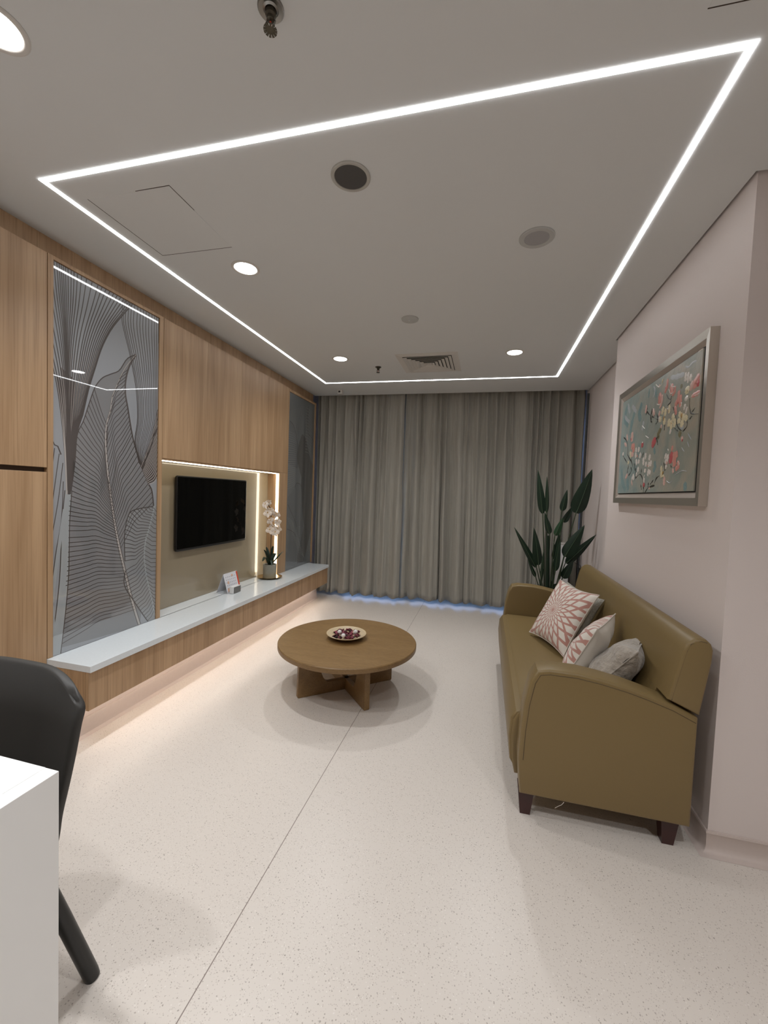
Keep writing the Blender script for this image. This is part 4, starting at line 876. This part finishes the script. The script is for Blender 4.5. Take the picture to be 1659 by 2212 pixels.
ringbars('frame_bar', (PY0, PZ0, PY1, PZ1), .036, PX, .9365, PX+.004, M['frame'])
ringbars('inner_frame', (PY0+.036, PZ0+.036, PY1-.036, PZ1-.036), .026, PX+.004, .936, PX+.016, M['frame2'])
cy0_, cy1_, cz0_, cz1_ = PY0+.062, PY1-.062, PZ0+.062, PZ1-.062
MB().box((.914, cy0_, cz0_), (.935, cy1_, cz1_)).build('shadow_gap', M['black_edge'], o)
def canvas_mat():
    m_ = mat('blue grey oil paint ground', (.2, .2, .2), .32, spec=.5, bump=.9, bscale=28); N, L, b = nodes(m_)
    tc = N.new('ShaderNodeTexCoord'); mp = N.new('ShaderNodeMapping'); mp.inputs['Scale'].default_value = (1, 3.2, 3.2); L.new(tc.outputs['Object'], mp.inputs[0])
    n = N.new('ShaderNodeTexNoise'); n.inputs['Scale'].default_value = 1.6; n.inputs['Detail'].default_value = 6; n.inputs['Distortion'].default_value = 1.2; L.new(mp.outputs[0], n.inputs['Vector'])
    r = N.new('ShaderNodeValToRGB'); E_ = r.color_ramp.elements; E_[0].position = .3; E_[0].color = (.27, .34, .34, 1); E_[1].position = .7; E_[1].color = (.46, .43, .38, 1)
    e = E_.new(.5); e.color = (.38, .40, .38, 1); L.new(n.outputs['Fac'], r.inputs[0])
    sp = N.new('ShaderNodeSeparateXYZ'); L.new(tc.outputs['Object'], sp.inputs[0])
    g = N.new('ShaderNodeMapRange'); g.inputs['From Min'].default_value = -.5; g.inputs['From Max'].default_value = .5; L.new(sp.outputs[1], g.inputs[0])
    mx = N.new('ShaderNodeMix'); mx.data_type = 'RGBA'; mx.blend_type = 'MULTIPLY'; mx.inputs['Factor'].default_value = 1
    r3 = N.new('ShaderNodeValToRGB'); r3.color_ramp.elements[0].color = (1.0, .92, .80, 1); r3.color_ramp.elements[1].color = (.85, 1.0, 1.02, 1); L.new(g.outputs[0], r3.inputs[0])
    L.new(r.outputs[0], mx.inputs['A']); L.new(r3.outputs[0], mx.inputs['B']); L.new(mx.outputs['Result'], b.inputs['Base Color'])
    return m_
oil = lambda n, c: mat('oil paint '+n, c, .28, bump=.5, bscale=120)
OIL = [oil('white', (.80, .75, .70)), oil('cream', (.78, .70, .48)), oil('pink', (.72, .33, .28)), oil('rose', (.60, .14, .15)), oil('branch black', (.035, .032, .026)),
       oil('teal', (.22, .34, .35)), oil('ochre', (.45, .27, .08)), oil('pale blue grey', (.48, .51, .53)), oil('olive', (.22, .20, .11)), oil('salmon', (.75, .50, .44))]
cv = MB().box((.908, cy0_+.006, cz0_+.006), (.925, cy1_-.006, cz1_-.006)); rnd = random.Random(2)
for k, (ci, w_, pts) in enumerate(PAINT):
    w_ *= 1.0 if ci == 4 else 1.55
    P = [Vector((p[0], p[1])) for p in pts]
    P = cm(pts, 10) if len(pts) > 2 else [P[0].lerp(P[1], i/8) for i in range(9)]
    bgd = ci in (5, 7, 8) and w_ > .01; n = len(P)-1; vs = []; fs = []; hgt = .0004 if bgd else (.0009 if ci == 4 else .0024)
    x = .908-.0001-(k % 60)*.000012
    for i, p in enumerate(P):
        t = (P[min(i+1, n)]-P[max(i-1, 0)]);
        if t.length < 1e-6: t = Vector((0, 1))
        t.normalize(); nr = Vector((-t.y, t.x)); u = i/n
        ww = w_*(.35+.65*math.sin(PI*(u*.9+.05))**.6 if ci != 4 else .7+.5*math.sin(9*u+k))/2*(1+.18*math.sin(k*3+i*1.9))
        for q, h_ in ((-1, 0), (-.55, .8), (0, 1), (.55, .7), (1, 0)):
            c = p+nr*ww*q; vs.append((x-hgt*h_*(.25+.75*math.sin(PI*(u*.9+.05))), min(max(c.x, cy0_+.007), cy1_-.007), min(max(c.y, cz0_+.007), cz1_-.007)))
    for i in range(n):
        for j in range(4): a = 5*i+j; fs.append((a, a+1, a+6, a+5))
    cv.add(vs, fs, ci+1)
cvo = cv.build('canvas', [canvas_mat()]+OIL, o)
for i, p in enumerate(cvo.data.polygons): p.use_smooth = i > 5

# ================================================================ PLANT AND CORNER
GX, GY = .64, 4.25
o = empty('potted_plant', (GX, GY, 0), 'tall dark green plant with paddle leaves behind the sofa', 'plant')
MB().lathe([(.0001, 0), (.115, 0), (.12, .01), (.145, .30), (.142, .31), (.130, .30), (.128, .26), (.0001, .26)], (GX, GY, 0), 36).build('pot', M['potw'], o, smooth=.7)
MB().lathe([(.0001, .270), (.129, .265)], (GX, GY, 0), 24).build('soil', M['soil'], o)
LEAVES =  [((0.497, 4.35, 1.695), (0.564, 4.35, 1.261), 0.074), ((0.579, 4.3, 1.628), (0.595, 4.3, 1.274), 0.04), ((0.569, 4.25, 1.275), (0.623, 4.25, 1.068), 0.062), ((0.789, 4.4, 1.508), (0.752, 4.4, 1.295), 0.064), ((0.983, 4.3, 1.709), (0.864, 4.3, 1.281), 0.151), ((0.865, 4.45, 1.35), (0.78, 4.45, 1.179), 0.064), ((0.728, 4.2, 1.233), (0.671, 4.2, 1.059), 0.055), ((0.723, 4.3, 1.076), (0.687, 4.3, 0.814), 0.059), ((0.718, 4.2, 1.032), (0.689, 4.2, 0.719), 0.061), ((0.923, 4.2, 1.173), (0.766, 4.2, 0.861), 0.121), ((1.066, 4.35, 1.079), (0.809, 4.35, 0.776), 0.085), ((0.854, 4.25, 0.828), (0.768, 4.25, 0.644), 0.084), ((0.296, 4.3, 1.111), (0.523, 4.3, 0.721), 0.061), ((0.473, 4.2, 1.122), (0.534, 4.2, 0.762), 0.088), ((0.564, 4.15, 0.898), (0.558, 4.15, 0.658), 0.029), ((0.443, 4.3, 0.796), (0.522, 4.3, 0.626), 0.034), ((0.722, 4.25, 0.587), (0.665, 4.25, 0.515), 0.059)]
def paddle(base, tip, w_, i, m_):
    base = Vector(base); tip = Vector(tip); d = tip-base; L_ = d.length; t = d.normalized(); n = 16
    view = Vector((-.25+.5*math.sin(i*2.1), -1, .15)).normalized(); s_ = t.cross(view).normalized(); up = s_.cross(t).normalized(); vs = []; fs = []
    shp = [.30, .72, .92, 1, 1, .98, .94, .89, .83, .76, .68, .59, .49, .39, .28, .15, .0]
    for k in range(n+1):
        u = k/n; c = base+d*u+up*(-.10*L_*(u*u-u)) ; ww = w_*shp[k]/2+.0008
        vs += [c-s_*ww-up*ww*.25, c-s_*ww*.5-up*ww*.10, c, c+s_*ww*.5-up*ww*.10, c+s_*ww-up*ww*.25]
    k0 = len(vs); vs += [v-up*.0018 for v in vs]
    for k in range(n):
        for j in range(4): a = 5*k+j; fs += [(a, a+1, a+6, a+5), (k0+a+5, k0+a+6, k0+a+1, k0+a)]
    lf = MB().add(vs, fs).build('leaf', m_, o, smooth=1.2)
    mid = [base+d*(k/10)+up*(-.10*L_*((k/10)**2-k/10)+.002) for k in range(11)]
    MB().tube(mid, [.0028*(1-k/11)+.0006 for k in range(11)], 6).build('midrib', M['vein'], lf, smooth=1)
for i, (tip, base, w_) in enumerate(LEAVES):
    paddle(base, tip, w_*1.0, i, M['leafl'] if i in (6,) else M['leafg'])
    root = Vector((GX+(base[0]-GX)*.28, GY+(base[1]-GY)*.3, .27)); b0 = Vector(base); dd = (Vector(tip)-b0).normalized()
    MB().tube(catmull([root, root.lerp(b0, .5)+Vector(((root.x-b0.x)*.12, 0, .02)), b0-dd*.02, b0+dd*.02], 14), [.0075-.0003*k for k in range(15)], 7).build('stalk', M['stem'], o, smooth=1)
for dx, dz, r_ in ((-.01, 1.05, .022), (-.07, .72, .020), (.05, .62, .014)):
    MB().tube(catmull([(GX+dx*.4, GY, .27), (GX+dx, GY, .27+(dz-.27)*.55), (GX+dx*.8+(-.02 if dx > -.05 else .0), GY, dz)], 12), [r_*(1-.045*k) for k in range(13)], 10).build('sheath', M['leafg'], o, smooth=1)
# white box standing in the corner behind the plant
o = empty('white_unit', (.86, 4.97, 0), 'plain white upright box in the corner behind the plant', 'box')
MB().box((.79, 4.92, .03), (.945, 5.04, .905), .006).build('body', M['white'], o)
MB().box((.785, 4.915, .9055), (.950, 5.045, .917), .003).build('lid', M['ventw'], o)
MB().box((.80, 4.93, 0), (.935, 5.03, .03)).build('foot', M['black_edge'], o)
o = empty('power_adapter', (1.075, 4.9, .58), 'small black plug adapter with a thin cable by the wall corner', 'adapter')
MB().box((1.045, 4.865, .545), (1.0865, 4.925, .655), .004).build('body', M['cable'], o)
MB().tube(catmull([(1.066, 4.895, .655), (1.05, 4.89, .69), (.99, 4.88, .72), (.985, 4.89, .77), (1.04, 4.90, .80), (1.066, 4.90, .86)], 24), .0022, 6).build('cord', M['cable'], o, smooth=1)
tag(MB().lathe([(.011, 0.0), (.011, 2.6)], (1.058, 4.99, 0), 12, cap=True).build('standing_pole', M['winf'], origin=(1.058, 4.99, 0)), 'slim dark upright pole in the corner by the curtain edge', 'pole')

# ================================================================ DESK AND CHAIR
DXR, DYF, DZ = -.9135, .702, .740
o = empty('reception_desk', (-1.5, .3, 0), 'white laminate desk at the lower left corner', 'desk')
MB().box((-2.30, -.25, DZ-.04), (DXR-.0402, DYF, DZ)).build('desktop', M['desk'], o)
MB().box((DXR-.04, -.25, 0), (DXR, DYF, DZ), .0012).build('end_panel', M['desk'], o)
MB().box((-2.30, -.249, 0), (-2.26, DYF-.0005, DZ-.0405), .001).build('end_panel', M['desk'], o)
CX = -1.262
ch = empty('shell_chair', (CX, .72, 0), 'charcoal moulded shell chair tucked behind the white desk', 'chair')
nx, nt = 28, 34; vs = []; fs = []
side = [(-.30, .455), (-.22, .440), (-.10, .425), (0, .405), (.075, .395), (.118, .43), (.128, .50), (.134, .58), (.139, .67), (.143, .76), (.146, .83), (.146, .886)]   # (y from .72, z)
wid = [.200, .215, .222, .222, .206, .196, .198, .214, .232, .247, .255, .232]
sp_ = catmull([(a, b_, w2) for (a, b_), w2 in zip(side, wid)], nt)
for j, p in enumerate(sp_):
    v = j/nt
    for i in range(nx+1):
        s_ = i/nx*2-1
        wing = max(0, abs(s_)-.35)/.65
        x = p.z*s_; y = p.x; z = p.y
        if v > .30: k = min(1, (v-.30)/.15); y -= k*.030*wing**1.6
        z += (1-min(1, max(0, (v-.22)/.2)))*.035*wing**2
        if v > .80: z -= ((v-.80)/.20)**1.3*(.062*abs(s_)**4+.006*s_*s_)
        if v < .12: z -= (.12-v)*.25; y += .05*abs(s_)**3*(.12-v)/.12
        vs.append((CX+x, .72+y, z))
for j in range(nt):
    for i in range(nx): a = j*(nx+1)+i; fs.append((a, a+1, a+nx+2, a+nx+1))
so = MB().add(vs, fs).build('shell', M['chair'], ch, smooth=3)
md = so.modifiers.new('t', 'SOLIDIFY'); md.thickness = .022; md.offset = 0
md = so.modifiers.new('s', 'SUBSURF'); md.levels = 1; md.render_levels = 1
MB().lathe([(.10, .385), (.10, .405), (.02, .425)], (CX, .64, 0), 24, cap=True).build('hub', M['chairleg'], ch)
for sx in (-1, 1):
    for sy in (-1, 1):
        top = Vector((CX+sx*.142, .64+sy*.150, .40)); foot = Vector((CX+sx*.247, .64+sy*.235, 0.0)); kn = top.lerp(foot, .5)
        MB().tube([top, top.lerp(foot, .3), kn, top.lerp(foot, .96), foot], [.018, .0195, .020, .0195, .018], 18).build('leg', M['chairleg'], ch, smooth=1)
